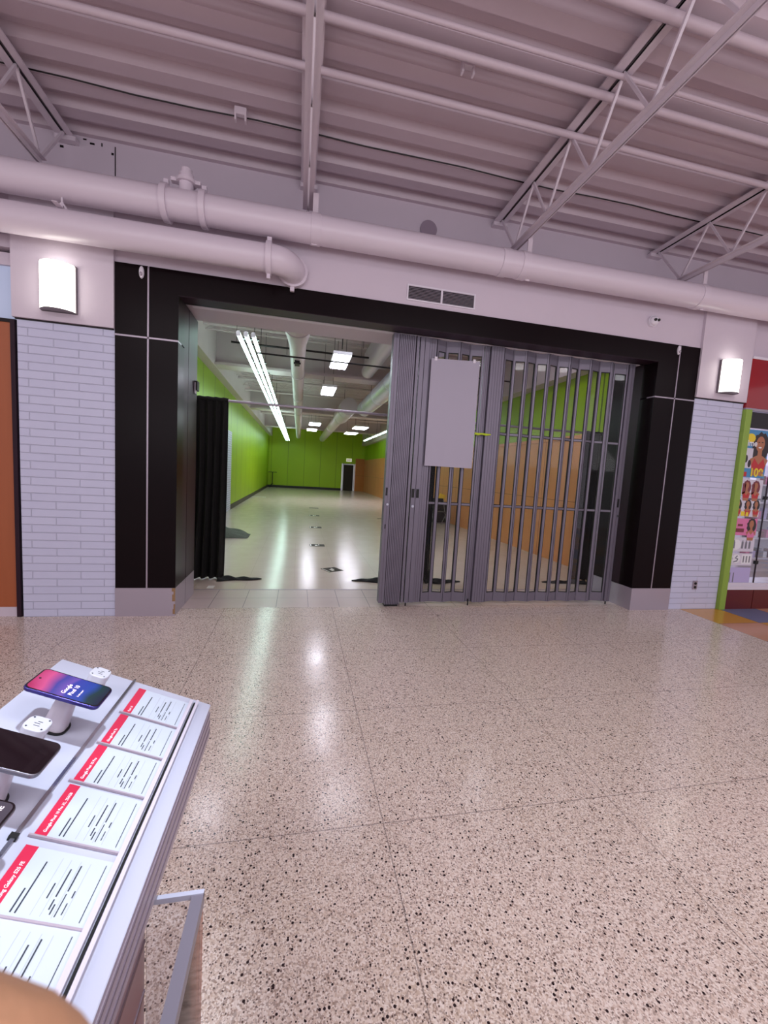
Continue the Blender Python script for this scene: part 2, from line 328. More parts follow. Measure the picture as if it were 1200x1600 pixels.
# storefront portal in black laminate (a built-in part of the front)
def portal():
    p = thing('storefront_portal', (1.5, 0, 0), 'black laminate storefront portal framing the wide gated opening between the two white pillars', 'storefront frame')
    for a, b in ((-1.70, -1.16), (4.19, 4.78)):
        for z0, z1 in ((.285, 2.665), (2.68, 3.31)):
            for c, d in ((a, -1.427 if a < 0 else 4.475), (-1.413 if a < 0 else 4.489, b)):
                MB().box(c, d, -.012, .2 if d-c < 0 else .2, z0, z1).build('side_panel', M_['black'], p)
        MB().box(-1.427 if a < 0 else 4.475, -1.413 if a < 0 else 4.489, -.018, .1, .285, 3.30).build('vertical_strip', M_['strip'], p)
        MB().box(a, b, -.018, .1, 2.665, 2.68).build('horizontal_strip', M_['strip'], p)
        k = MB().box(a, b, -.02, .2, 0, .285).build('kick_plate', M_['kick'], p)
    MB().box(-1.16, 4.19, -.012, .2, 3.09, 3.31).build('header_panel', M_['black'], p)
    MB().box(-1.16, 4.19, -.010, .15, 3.085, 3.09).build('header_soffit', M_['reveal'], p)
    p2 = thing('opening_lining', (-1.23, .2, 0), 'dark plum lining panel at the left side of the store opening, with a latch block', 'lining panel', 'linings of the opening')
    p3 = thing('opening_lining', (4.26, .2, 0), 'black lining panel at the right side of the store opening behind the gate post', 'lining panel', 'linings of the opening')
    pp = p
    # reveals running back through the opening
    for x0, x1, nm in ((-1.30, -1.16, 0), (4.19, 4.33, 1)):
        p = (p2, p3)[nm]
        MB().box(x0, x1, .2, .36, .285, 3.10).build('reveal_panel', M_['reveal'], p)
        MB().box(x0+(-.02 if nm == 0 else .0), x1+(0 if nm == 0 else .02), .375, .74, .285, 3.10).build('reveal_panel', M_['reveal' if nm == 0 else 'black'], p)
        MB().box(x0, x1, .2, .355, 0, .28).build('kick_plate', M_['kick'], p)
        MB().box(x0, x1, .37, .74, 0, .28).build('kick_plate', M_['kick'], p)
    p = pp
    # chipped laminate at the left kick plate's corner
    c = MB()
    for z0, z1, w_ in ((.02, .07, .02), (.07, .12, .012), (.15, .22, .026), (.22, .25, .014), (.25, .285, .03)):
        c.box(-1.16-w_, -1.158, -.0215, -.0195, z0, z1)
    c.build('chipped_edge', mat('raw_fibreboard', (150, 118, 84), .9), p)['label'] = 'chipped raw fibreboard edge'
    MB().box(-1.155, -1.145, .60, .66, 2.30, 2.42).build('latch_plate', M_['kick'], p2)
    MB().box(-1.16, -1.13, .62, .72, 2.34, 2.44).build('latch_block', M_['rubber'], p2)
    return p
portal()
# white soffit behind the header, inner face of front wall, interior side returns
sbox('ceiling', 'wall', -1.3, 4.33, .30, .75, 3.12, 3.31)
sbox('wall_front', 'wall', -2.6, 5.4, .60, .75, 3.31, 4.8)
sbox('wall_left', 'wall', -2.6, -1.34, .60, .75, 0, 3.31)
sbox('wall_right', 'wall', 4.37, 5.4, .60, .75, 0, 3.31)
sbox('wall_left', 'black', -1.34, -1.32, .2, .75, 0, 3.31)
sbox('wall_right', 'black', 4.35, 4.37, .2, .75, 0, 3.31)
# store shell
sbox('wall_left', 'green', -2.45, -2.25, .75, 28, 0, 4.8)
sbox('wall_left', 'brick2', -2.25, -2.235, 2.0, 10.4, 0, 2.62)
sbox('baseboard_left', 'basebd', -2.25, -2.23, 10.4, 28, 0, .17)
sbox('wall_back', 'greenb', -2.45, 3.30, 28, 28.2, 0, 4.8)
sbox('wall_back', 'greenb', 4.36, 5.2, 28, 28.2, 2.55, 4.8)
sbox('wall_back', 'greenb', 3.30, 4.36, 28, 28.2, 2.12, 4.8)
sbox('wall_back', 'plyb', 4.36, 5.2, 28, 28.2, 0, 2.55)
sbox('baseboard_back', 'basebd', -2.25, 3.30, 27.98, 28, 0, .17)
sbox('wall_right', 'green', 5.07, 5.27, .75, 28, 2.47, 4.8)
sbox('wall_right', 'ply', 5.07, 5.27, .75, 28, 0, 2.47)
sbox('trim_4', 'ply', 5.04, 5.07, 2.0, 28, 2.40, 2.47)
sbox('wall_left', 'ceilin', -2.25, -2.03, .75, 28, 3.84, 4.66)
sbox('wall_right', 'ceilin', 4.80, 5.07, .75, 28, 3.56, 4.66)
# cross girders of the store ceiling
for i, y in enumerate((6.2, 13.4, 20.6)):
    g = MB().box(-2.03, 4.80, y+.22, y+.28, 3.92, 4.66).box(-2.03, 4.80, y, y+.5, 3.86, 3.90).box(-2.03, 4.80, y, y+.5, 3.90, 3.92)
    tag(g.build('ceiling_girder', M_['ceilin']), ('deep white steel girder nearest the entrance crossing the store ceiling', 'middle white steel girder crossing the store ceiling', 'farthest white steel girder crossing the store ceiling')[i], 'beam', 'ceiling girders inside the store')
# far door
d = struct(MB().box(3.44, 4.22, 28.02, 28.06, 0, 2.04).build('door_1', mat('dark_doorway', (40, 26, 22), .6)))
df = MB().box(3.34, 3.42, 27.97, 28.03, 0, 2.12).box(4.24, 4.32, 27.97, 28.03, 0, 2.12).box(3.34, 4.32, 27.97, 28.03, 2.05, 2.12).build('door_frame', M_['white'], d)
sg = thing('exit_sign', (3.83, 27.98, 2.30), 'small white lit exit sign over the dark doorway at the far end', 'sign')
MB().box(3.62, 4.04, 27.94, 28.0, 2.28, 2.52).build('housing', mat('sign_white', (235, 235, 220), .4, emit=(235, 235, 220), es=.5), sg)
text('EXIT', 'lettering', mat('sign_red', (190, 40, 30), .5), sg, (3.83, 27.935, 2.33), (1, 0, 0), (0, 0, 1), .17, 'CENTER', .004)

# ---------------------------------------------------------------- mall roof joists
def joist(x, label, y0=-9.6, y1=.5):
    p = thing('roof_joist', (x, y1, 4.04), label, 'joist', 'open-web joists under the mall roof')
    MB().box(x-.085, x-.008, y0, y1, 4.60, 4.612).box(x+.008, x+.07, y0, y1, 4.60, 4.612).box(x-.014, x-.008, y0, y1, 4.60, 4.655).box(x+.008, x+.014, y0, y1, 4.60, 4.655).build('top_chord', M_['steel'], p)
    MB().box(x-.05, x-.006, y0, y1-.42, 4.10, 4.11).box(x+.006, x+.05, y0, y1-.42, 4.10, 4.11).box(x-.012, x-.006, y0, y1-.42, 4.06, 4.11).box(x+.006, x+.012, y0, y1-.42, 4.06, 4.11).build('bottom_chord', M_['steel'], p)
    wb = MB(); y = y1-.42; up = True
    wb.bar((x, y1-.05, 4.6), (x, y1-.42, 4.11), .022, .022)
    while y > y0+.5:
        wb.bar((x, y, 4.11), (x, y-.30, 4.60), .02, .02); wb.bar((x, y-.30, 4.60), (x, y-.60, 4.11), .02, .02); y -= .6
    wb.build('web_bar', M_['steel'], p)
    MB().box(x-.09, x+.09, y1-.02, y1+.06, 4.56, 4.60).build('bearing_seat', M_['steel'], p)
    return p
for x, l in ((-4.55, 'open-web roof joist beyond the left pillar, mostly out of view'), (-2.32, 'white open-web roof joist at top left over the left pillar'), (-.01, 'white open-web roof joist seen edge on, straight over the opening'),
             (2.24, 'white open-web roof joist crossing the ceiling over the gate and blank board'), (4.45, 'white open-web roof joist over the right end of the black portal'), (6.7, 'white open-web roof joist at the far right over the red shopfront')):
    if x > -4: joist(x, l)
# conduits below the deck
for i, (y, z, r, l) in enumerate(((-.87, 4.565, .026, 'nearest the wall'), (-1.26, 4.565, .028, 'second from the wall'), (-1.42, 4.57, .018, 'third from the wall'), (-1.84, 4.565, .035, 'farthest from the wall'))):
    c = MB().tube([(-11, y, z), (12, y, z)], r, 10).build('ceiling_conduit', M_['deck'], smooth=True)
    tag(c, 'white painted conduit running across the mall ceiling, '+l, 'conduit', 'conduits under the mall roof')
c = MB(); pts = [(-11+.5*i, -.13+.012*math.sin(i*1.7), 4.652+.004*math.sin(i*.9)) for i in range(47)]
tag(c.tube(pts, .006, 6).build('ceiling_cable', M_['dark']), 'thin black cable running along the mall ceiling deck near the wall', 'cable')
# beam clamps on deck
for x, y, l in ((-.62, -.22, 'small white clamp on the ceiling cable left of the middle joist'), (1.12, -1.15, 'small white bracket stub on the ceiling between the middle joists')):
    b = MB().box(x-.05, x+.05, y-.02, y+.02, 4.60, 4.66).box(x-.05, x-.035, y-.02, y+.02, 4.55, 4.6).box(x+.035, x+.05, y-.02, y+.02, 4.55, 4.6)
    tag(b.build('ceiling_bracket', M_['steel']), l, 'bracket')

# ---------------------------------------------------------------- big pipes on the wall
def ring(mb, c, ax, r0, r1, w, n=24):
    c = Vector(c); ax = Vector(ax).normalized()
    mb.tube([c-ax*w/2, c-ax*w/2+ax*.001, c+ax*w/2-ax*.001, c+ax*w/2], [r0, r1, r1, r0], n)
PZ = lambda x: 3.782+.003*x
up = thing('upper_drain_pipe', (1.5, -.20, 3.6), 'long white painted drain pipe crossing the whole wall above the portal', 'pipe')
MB().tube([(-9, -.2, PZ(-9)), (12, -.2, PZ(12))], .126, 28).build('pipe_run', M_['pipe'], up, True)
cl = MB()
for x, w_ in ((-1.22, .05), (-.91, .05)): 
    k = MB(); ring(k, (x, -.2, PZ(x)), (1, 0, 0), .126, .15, w_); k.box(x-.02, x+.02, -.22, -.18, PZ(x)+.14, PZ(x)+.19); k.build('coupling', M_['pipe'], up, True)
for x in (0.07, 1.98, 2.20, 4.44):
    k = MB(); ring(k, (x, -.2, PZ(x)), (1, 0, 0), .126, .133, .09); k.build('coupling', M_['pipe'], up, True)
k = MB(); x = -1.06; k.tube([(x, -.2, PZ(x)+.1), (x, -.2, PZ(x)+.26)], .06, 16); k.build('cleanout_branch', M_['pipe'], up, True)
k = MB(); ring(k, (x, -.2, PZ(x)+.20), (0, 0, 1), .06, .082, .03); ring(k, (x, -.2, PZ(x)+.28), (0, 0, 1), .02, .045, .05); k.box(x-.12, x+.12, -.225, -.175, PZ(x)+.185, PZ(x)+.215); k.build('cleanout_clamp', M_['pipe'], up, True)
for x in (.05, 2.26, 4.5):
    h = MB().bar((x+.01, -.2, PZ(x)-.14), (x+.01, -.2, 4.1), .012, .05)
    h.build('hanger', M_['steel'], up)
lp = thing('lower_drain_pipe', (-1.5, -.22, 3.3), 'shorter white painted pipe below the long one, ending in an elbow over the opening', 'pipe')
zc = 3.44; pts = [(-9, -.24, zc), (-.33, -.24, zc)]
MB().tube(pts, .118, 28).build('pipe_run', M_['pipe'], lp, True)
el = [(-.33+.20*math.sin(a), -.24+.20*(1-math.cos(a)), zc) for a in [i*math.pi/2/9 for i in range(10)]]+[(-.13, .02, zc)]
MB().tube(el, .122, 28).build('elbow', M_['pipe'], lp, True)
k = MB(); ring(k, (-.34, -.24, zc), (1, 0, 0), .12, .142, .05); k.box(-.36, -.32, -.26, -.22, zc+.13, zc+.18); k.box(-.355, -.325, -.26, -.22, zc-.18, zc-.13); k.build('coupling', M_['pipe'], lp, True)
k = MB(); ring(k, (-.13, -.045, zc), (0, 1, 0), .12, .142, .05); k.box(-.15, -.11, -.06, -.03, zc-.18, zc-.13); k.build('coupling', M_['pipe'], lp, True)
k = MB().box(-2.02, -1.98, -.36, -.12, zc+.118, zc+.124).bar((-2.0, -.24, zc+.12), (-2.0, -.24, PZ(-2)-.12), .014, .014).bar((-2.04, -.24, zc+.12), (-2.0, -.24, zc+.18), .012, .012).bar((-1.96, -.24, zc+.12), (-2.0, -.24, zc+.18), .012, .012)
k.build('hanger', M_['steel'], lp)

# ---------------------------------------------------------------- wall fittings
def sconce(cx, label):
    yb = -.035; zb, zt = 2.80, 3.19; w_ = .13
    s = thing('wall_sconce', (cx, yb, zb), label, 'wall lamp', 'sconces on the white pillars')
    MB().box(cx-w_-.008, cx+w_+.008, yb-.03, yb, zb-.006, zt+.006).build('back_plate', M_['sconcerim'], s)
    pl = [(cx-w_+2*w_*i/10, yb-.035-.075*math.sin(math.pi*(i/10))**.7-.02) for i in range(11)]
    vs = [(a, b, z) for z in (zb, zt) for a, b in pl]; m = MB(); n = 11
    poly = pl+[(cx+w_, yb-.03), (cx-w_, yb-.03)]
    m.prism([(a, b) for a, b in poly], zb, zt, 'z').build('glass_shade', M_['sconce'], s, True)
    MB().prism([(a, b-.004) for a, b in pl]+[(cx+w_+.006, yb-.02), (cx-w_-.006, yb-.02)], zb-.006, zb-.001, 'z').build('bottom_rim', M_['sconcerim'], s)
    return s
sconce(-2.125, 'glowing white glass wall sconce with dark rim on the left pillar')
sconce(5.20, 'glowing white glass wall sconce with dark rim on the right pillar')
v = thing('air_vent', (1.41, 0, 3.36), 'white louvred return air vent in two halves on the wall above the header', 'vent')
MB().box(1.03, 1.79, -.012, 0, 3.36, 3.375).box(1.03, 1.79, -.012, 0, 3.505, 3.52).box(1.03, 1.045, -.012, 0, 3.375, 3.505).box(1.775, 1.79, -.012, 0, 3.375, 3.505).box(1.40, 1.42, -.012, 0, 3.375, 3.505).build('frame', M_['white'], v)
MB().box(1.04, 1.78, -.002, .0, 3.37, 3.51).build('duct_opening', M_['rubber'], v)
for a, b in ((1.045, 1.40), (1.42, 1.775)):
    l = MB()
    for i in range(9): 
        z = 3.382+i*.0145; l.add([(a, -.011, z), (b, -.011, z), (b, -.003, z+.007), (a, -.003, z+.007), (a, -.011, z+.002), (b, -.011, z+.002), (b, -.003, z+.009), (a, -.003, z+.009)], [(0,1,2,3),(4,7,6,5),(0,4,5,1),(2,6,7,3)])
    l.build('louvres', M_['kick'], v)
def dome():
    t = thing('security_sensor', (4.04, 0, 3.5), 'small white round twin-lens security camera on the wall by the right pillar', 'camera')
    k = MB(); k.tube([(4.04, 0, 3.53), (4.04, -.03, 3.53)], .062, 20); k.ell((4.04, -.035, 3.53), (.058, .045, .055)); k.build('body', M_['white'], t, True)
    for dx in (-.018, .026):
        MB().tube([(4.04+dx, -.07, 3.53), (4.04+dx, -.086, 3.528)], .016, 12).build('lens', M_['rubber'], t, True)
dome()
ck = MB().tube([(1.37, .55, 4.40), (1.37, .53, 4.40)], .10, 28); tag(ck.build('round_cover_plate', mat('grey_cover', (150, 134, 150), .5), smooth=True), 'flat grey round cover plate on the upper wall between the joists', 'cover plate')
for x, l in ((-1.475, 'small white motion sensor at the top of the left black panel'), (4.455, 'small white motion sensor at the top of the right black panel')):
    t = thing('motion_sensor', (x, -.012, 3.16), l, 'sensor', 'motion sensors on the portal')
    MB().ell((x, -.02, 3.245), (.022, .022, .055)).build('body', M_['white'], t, True)
    MB().ell((x, -.04, 3.225), (.012, .01, .018)).build('window', M_['kick'], t, True)
t = thing('wall_outlet', (5.17, 0, .27), 'grey metal duplex power outlet low on the right brick pillar', 'outlet')
MB().box(5.135, 5.205, -.012, 0, .27, .385).build('cover_plate', M_['strip'], t, bevel=.003)
for z in (.30, .35): MB().tube([(5.17, -.010, z), (5.17, -.017, z)], .018, 12).build('socket', M_['rubber'], t)
# peeling access patch on upper wall at left
k = MB()
for x0, x1, z0, z1 in ((-1.68, -1.672, 4.08, 4.46), (-1.71, -1.69, 4.38, 4.40), (-1.9, -1.86, 4.44, 4.455), (-1.96, -1.93, 4.47, 4.48), (-2.1, -2.03, 4.40, 4.41), (-2.16, -2.13, 4.36, 4.38), (-1.80, -1.79, 4.44, 4.47)):
    k.box(x0-.235, x1-.235, .545, .55, z0+.16, z1+.16)
tag(k.build('peeling_paint', M_['dark']), 'dark peeling paint cracks on the upper wall over the left pillar', 'paint crack')

# ---------------------------------------------------------------- folding gate
GZ0, GZ1 = .045, 3.085; GY = .25
gate = thing('folding_security_gate', (2.5, GY, 0), 'grey aluminium side-folding security gate with clear bays, drawn across the right of the opening', 'security gate')
def gpanel(x0, y0, x1, y1, name='gate_panel', pane=True, rails=(1.235, 2.10)):
    a = Vector((x0, y0, 0)); b = Vector((x1, y1, 0)); L = (b-a).length; t = (b-a).normalized(); n = Vector((-t.y, t.x, 0))
    T = lambda u, v_, z: a+t*u+n*v_+Vector((0, 0, z))
    m = MB(T); sw = min(.019, L*.3)
    m.box(.001, sw, -.012, .012, GZ0, GZ1).box(L-sw, L-.001, -.012, .012, GZ0, GZ1)
    m.box(sw, L-sw, -.006, .006, GZ0, GZ0+.115).box(sw, L-sw, -.006, .006, GZ1-.125, GZ1)
    for z in rails: m.box(sw, L-sw, -.008, .008, z-.011, z+.011)
    # rubber gasket grooves
    o = m.build(name, M_['gate'], gate)
    g = MB(T)
    g.box(sw, sw+.007, -.009, .007, GZ0+.115, GZ1-.125).box(L-sw-.007, L-sw, -.009, .007, GZ0+.115, GZ1-.125)
    for z in (GZ0+.117, rails[0]-.014, rails[0]+.014, rails[1]-.014, rails[1]+.014, GZ1-.127): g.box(sw, L-sw, -.0065, .0065, z-.004, z+.004)
    g.build('gasket', M_['rubber'], o)
    if pane: MB(T).box(sw, L-sw, -.0015, .0015, GZ0+.115, GZ1-.125).build('pane', M_['poly'], o)
    return o
for k in range(10):
    gpanel(2.30+.146*k, .232+.036*(k % 2), 2.30+.146*(k+1), .232+.036*((k+1) % 2))
gpanel(3.765, .232, 3.80, .268, pane=False)
gpanel(3.81, .262, 3.995, .238)
mid = (1.475, 1.605, 1.755, 1.895, 2.045)
for k in range(4): gpanel(mid[k], .232+.036*(k % 2), mid[k+1], .232+.036*((k+1) % 2))
def post(x0, x1, y0=.215, y1=.285, flutes=0, name='gate_post'):
    o = MB().box(x0, x1, y0, y1, GZ0, GZ1).build(name, M_['gate'], gate, bevel=.002)
    if flutes:
        g = MB()
        for i in range(1, flutes): 
            x = x0+(x1-x0)*i/flutes; g.box(x-.0025, x+.0025, y0-.0015, y0+.001, GZ0+.002, GZ1-.002)
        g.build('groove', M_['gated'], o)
    return o
e = post(.965, 1.03, .20, .30, 2, 'end_post')
# locks and slots
MB().box(.975, .995, .197, .20, 1.30, 1.39).build('lock_slot', M_['rubber'], e)
MB().tube([(1.0, .20, 1.20), (1.0, .185, 1.20)], .014, 14).build('lock_cylinder', M_['chrome'], e, True)
MB().box(.985, .997, .197, .20, .92, .97).build('lock_slot', M_['rubber'], e)
for k in range(9):
    x = 1.038+k*.0205
    o = MB().box(x, x+.013, .205, .35, GZ0-.02, GZ1).build('folded_panel', M_['gate'], gate)
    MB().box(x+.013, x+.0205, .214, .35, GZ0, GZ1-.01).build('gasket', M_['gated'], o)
post(1.232, 1.262, .205, .30); s1 = post(1.275, 1.325, .205, .29, 0); s2 = post(1.33, 1.385, .208, .29, 0); post(1.39, 1.47, .225, .29, 3)
for s_, x in ((s1, 1.30), (s2, 1.355)): MB().box(x-.018, x+.012, .199, .206, 1.29, 1.39).build('lock_slot', M_['rubber'], s_)
MB().tube([(1.30, .206, 1.19), (1.30, .19, 1.19)], .016, 14).build('lock_cylinder', M_['chrome'], s1, True)
post(2.06, 2.125, .24, .31, 3); post(2.13, 2.29, .205, .285, 5)
r = post(4.0, 4.075, .205, .285, 2, 'end_post')
MB().box(4.03, 4.055, .199, .206, 1.29, 1.40).build('lock_slot', M_['rubber'], r); MB().tube([(4.05, .206, 1.18), (4.05, .19, 1.18)], .016, 14).build('lock_cylinder', M_['chrome'], r, True)
MB().box(-1.1, 4.15, .225, .275, 3.09, 3.118).build('overhead_track', M_['white'], gate)
MB().box(1.04, 1.20, .215, .33, .0, .022).build('floor_shoe', M_['rubber'], gate)
for x in (1.30, 2.09, 4.04): MB().tube([(x, .23, 0), (x, .23, .08)], .008, 8).build('drop_bolt', M_['dark'], gate)
b = thing('blank_notice_board', (1.70, .19, 1.66), 'blank pale grey board hung on the front of the folding gate', 'board')
m = MB(); T = [(1.405, 2.86), (1.985, 2.885), (1.985, 1.665), (1.405, 1.665)]
m.prism(T, .185, .195, 'y').build('sheet', M_['board'], b)
MB().box(1.44, 1.47, .178, .2, 2.84, 2.88).box(1.90, 1.93, .178, .2, 2.86, 2.90).build('hanging_clip', M_['white'], b)
tp = MB(); tp.tube([(1.99, .192, 2.075), (2.03, .19, 2.068), (2.08, .19, 2.076), (2.13, .188, 2.070), (2.19, .188, 2.074)], [.012, .015, .010, .014, .006], 8)
tag(tp.build('tied_ribbon', M_['tape']), 'short yellow-green ribbon tied around the gate beside the blank board', 'ribbon')

# ---------------------------------------------------------------- curtains and rod
rod = thing('curtain_rod', (1.5, 1.42, 2.36), 'long thin metal curtain rod spanning the store just inside the entrance', 'curtain rod')
MB().tube([(-2.23, 1.42, 2.365), (5.04, 1.42, 2.365)], .017, 12).build('rod', M_['strip'], rod, True)
for x in (-2.24, 5.05): MB().tube([(x-.008, 1.42, 2.365), (x+.008, 1.42, 2.365)], .045, 16).build('wall_flange', M_['strip'], rod, True)
def curtain(x0, x1, label, m='cloth', seed=0, train=None):
    rnd = random.Random(seed); c = thing('curtain', ((x0+x1)/2, 1.42, 0), label, 'curtain', 'dark curtains on the rod')
    n = int((x1-x0)/.012); vs = []; rows = 26; fr = 2*math.pi/.095
    for j in range(rows+1):
        z = 2.40*(1-j/rows); q = j/rows
        for i in range(n+1):
            x = x0+(x1-x0)*i/n; ph = seed+.6*math.sin(5*q+i*.1)
            y = 1.42+(.018+.03*q)*math.sin(fr*x+ph)+.012*q*math.sin(fr*.37*x+3*q+seed)
            if z < .03: z = .012
            vs.append((x+.02*q*math.sin(3*q+seed)*(1), y-.02*max(0, q-.95)*10, z))
    W_ = n+1; m_ = MB().add(vs, [(j*W_+i, j*W_+i+1, (j+1)*W_+i+1, (j+1)*W_+i) for j in range(rows) for i in range(n)])
    o = m_.build('drape', M_[m], c, True); sd = o.modifiers.new('solid', 'SOLIDIFY'); sd.thickness = .004
    MB().tube([(x0, 1.42, 2.37), (x1, 1.42, 2.37)], .026, 10).build('rod_pocket', M_[m], c, True)
    for tx0, tx1, ty, dy in (train or []):
        nn = 26; P = []; 
        for j in range(9):
            for i in range(nn+1):
                u = i/nn; v_ = j/8; x = tx0+(tx1-tx0)*u; env = math.sin(math.pi*min(1, .12+.88*(1-u if tx1 > tx0 else 1-u)))**.6 if u < 1 else 0
                env = max(.12, (1-u)**.5)
                y = ty+(v_-.5)*dy*env*(1+.25*math.sin(9*u+seed)); z = .004+.05*env*math.sin(math.pi*v_)*(.6+.4*math.sin(17*u+5*v_+seed))
                P.append((x, y, max(.004, z)))
        q = MB().add(P, [(j*(nn+1)+i, j*(nn+1)+i+1, (j+1)*(nn+1)+i+1, (j+1)*(nn+1)+i) for j in range(8) for i in range(nn)])
        oo = q.build('trailing_hem', M_[m], c, True); sd = oo.modifiers.new('solid', 'SOLIDIFY'); sd.thickness = .006; sd.offset = 1
    return c
curtain(-1.62, -.93, 'black floor-length curtain at the left side of the store entrance', 'cloth', 1, [(-1.0, -.44, 1.38, .20)])
curtain(1.34, 1.97, 'black floor-length curtain hanging behind the gate stack and blank board', 'cloth', 4, [(1.40, .80, 1.33, .26), (1.85, 2.42, 1.30, .28)])
curtain(4.34, 4.92, 'black floor-length curtain at the right end of the rod behind the gate', 'cloth', 7, [(4.5, 3.78, 1.28, .22)])
tag(MB().tube([(-.66, 2.0, 3.16), (3.4, 2.0, 3.16)], .012, 8).tube([(-.6, 2.0, 3.16), (-.6, 2.0, 4.76)], .004, 6).tube([(2.9, 2.0, 3.16), (2.9, 2.0, 4.76)], .004, 6).build('black_pipe', M_['dark']), 'thin black pipe hanging across the store ceiling near the entrance', 'pipe')
tag(MB().tube([(-1.4, 4.5, 3.95), (1.36, 4.5, 3.95)], .02, 8).tube([(-1.3, 4.5, 3.95), (-1.3, 4.5, 4.66)], .004, 6).tube([(1.2, 4.5, 3.95), (1.2, 4.5, 4.66)], .004, 6).build('black_pipe', M_['dark']), 'second black pipe crossing the store ceiling before the first girder', 'pipe')
# hanging rods and cables near the store entrance
hr = [(-.75, 2.2), (-.55, 2.5), (-.45, 2.3), (.25, 2.3), (1.05, 2.6), (1.05, 3.2), (-.35, 5.2), (.75, 5.1), (.62, 8.4), (2.6, 9.5)]
for ii, (x, y) in enumerate(hr):
    tag(MB().tube([(x, y, 4.66), (x, y, 3.75 if y < 5 else 4.0)], .006, 6).build('hanger_wire', M_['dark']), 'thin dark hanger wire dropping from the store ceiling, '+('leftmost of the front wires', 'second front wire from the left', 'third front wire from the left', 'front wire right of the middle duct', 'front wire by the nearest square light', 'wire by the looping lamp cable', 'wire behind the middle duct reducer', 'wire near the second square light', 'wire between the second and third lights', 'rear wire near the silver duct')[ii], 'wire', 'hanger wires under the store ceiling')
c = MB().tube([(.62, 2.6, 3.52), (.62, 2.55, 3.85), (.72, 2.5, 3.93), (.95, 2.5, 3.80), (1.15, 2.5, 3.78), (1.35, 2.5, 3.95), (1.5, 2.5, 4.3), (1.5, 2.5, 4.66)], .008, 8)
tag(c.build('lamp_cable', M_['dark'], smooth=True), 'looping dark cable feeding the nearest square ceiling light in the store', 'cable')
# small X-direction pipes under store deck
for i, (y, z, r) in enumerate(((3.2, 4.45, .04), (5.0, 4.40, .03), (8.2, 4.3, .05), (10.0, 4.35, .04), (11.8, 4.3, .04), (15.5, 4.3, .05), (18.0, 4.3, .05))):
    tag(MB().tube([(-2.03, y, z), (4.8, y, z)], r, 10).build('ceiling_pipe', M_['ceilin'], smooth=True), 'white painted pipe crossing the store ceiling, %s from the entrance' % ('nearest', 'second', 'third', 'fourth', 'fifth', 'sixth', 'seventh')[i], 'pipe', 'white pipes under the store ceiling')

for i, y in enumerate((1.5, 3.7, 5.2, 8.0, 9.6, 11.2, 15.0, 17.0, 19.0)):
    t = thing('store_joist', (1.4, y, 4.3), 'slim white open-web joist crossing the store ceiling, %s from the entrance' % ('nearest', 'second', 'third', 'fourth', 'fifth', 'sixth', 'seventh', 'eighth', 'ninth')[i], 'joist', 'joists crossing the store ceiling')
    MB().box(-2.03, 4.8, y-.03, y+.03, 4.60, 4.62).build('top_chord', M_['ceilin'], t)
    MB().box(-2.03, 4.8, y-.025, y+.025, 4.34, 4.355).build('bottom_chord', M_['ceilin'], t)
    wb = MB(); x = -2.0
    while x < 4.4: wb.bar((x, y, 4.355), (x+.22, y, 4.60), .014, .014); wb.bar((x+.22, y, 4.60), (x+.44, y, 4.355), .014, .014); x += .44
    wb.build('web_bar', M_['ceilin'], t)
# ---------------------------------------------------------------- ducts in the store
md = thing('round_duct', (-.10, 3, 3.5), 'white round duct running straight back down the middle of the store ceiling', 'duct')
MB().tube([(-.10, 2.9, 3.68), (-.10, 24.5, 3.68)], .145, 24).build('duct_run', M_['duct'], md, True)
MB().tube([(-.10, 1.7, 3.77), (-.10, 2.3, 3.75), (-.10, 3.1, 3.68)], [.225, .225, .148], 24).build('reducer', M_['duct'], md, True)
for y in (2.3, 5.4, 8.6, 11.8):
    k = MB(); ring(k, (-.10, y, 3.68 if y > 3 else 3.75), (0, 1, 0), .145, .238 if y < 3 else .158, .05); k.build('joint_band', M_['duct'], md, True)
MB().box(-.15, -.06, 3.7, 3.92, 3.48, 3.56).tube([(-.17, 3.8, 3.51), (-.04, 3.8, 3.51)], .018, 8).build('tap_fitting', M_['dark'], md)
for y in (4, 9, 15, 21): MB().box(-.105, -.095, y, y+.02, 3.82, 4.66).build('hanger', M_['dark'], md)
sd_ = thing('silver_duct', (2.0, 3, 3.3), 'shiny silver round duct above the gate side of the store', 'duct')
MB().tube([(2.02, 1.8, 3.59), (2.02, 9.2, 3.59)], .235, 28).build('duct_run', M_['silver'], sd_, True)
for y in (3.2, 4.9, 6.6, 8.3): k = MB(); ring(k, (2.02, y, 3.59), (0, 1, 0), .235, .243, .04); k.build('joint_band', M_['silver'], sd_, True)
for y in (3, 8): MB().box(2.015, 2.025, y, y+.02, 3.82, 4.66).build('hanger', M_['dark'], sd_)
bd = thing('box_duct', (1.75, 3, 4.1), 'white rectangular duct with round take-off beside the silver duct', 'duct')
MB().box(1.42, 1.95, 2.6, 5.6, 4.02, 4.33).build('duct_box', M_['duct'], bd)
MB().tube([(1.58, 2.6, 4.02), (1.58, 6.0, 4.02)], .16, 24).build('round_duct', M_['duct'], bd, True)
rd = thing('round_duct', (1.8, 10, 3.4), 'long pale round duct running to the back wall right of the middle duct', 'duct')
MB().tube([(1.54, 9.35, 3.66), (1.54, 12.0, 3.66), (1.54, 13.5, 3.69), (1.54, 25.0, 3.69)], [.28, .28, .21, .21], 24).build('duct_run', M_['duct'], rd, True)
for y in (10.2, 12.0, 17.0): k = MB(); ring(k, (1.54, y, 3.67), (0, 1, 0), .2, .295 if y < 13 else .22, .05); k.build('joint_band', M_['duct'], rd, True)
for y in (11, 18): MB().box(1.535, 1.545, y, y+.02, 3.9, 4.66).build('hanger', M_['dark'], rd)

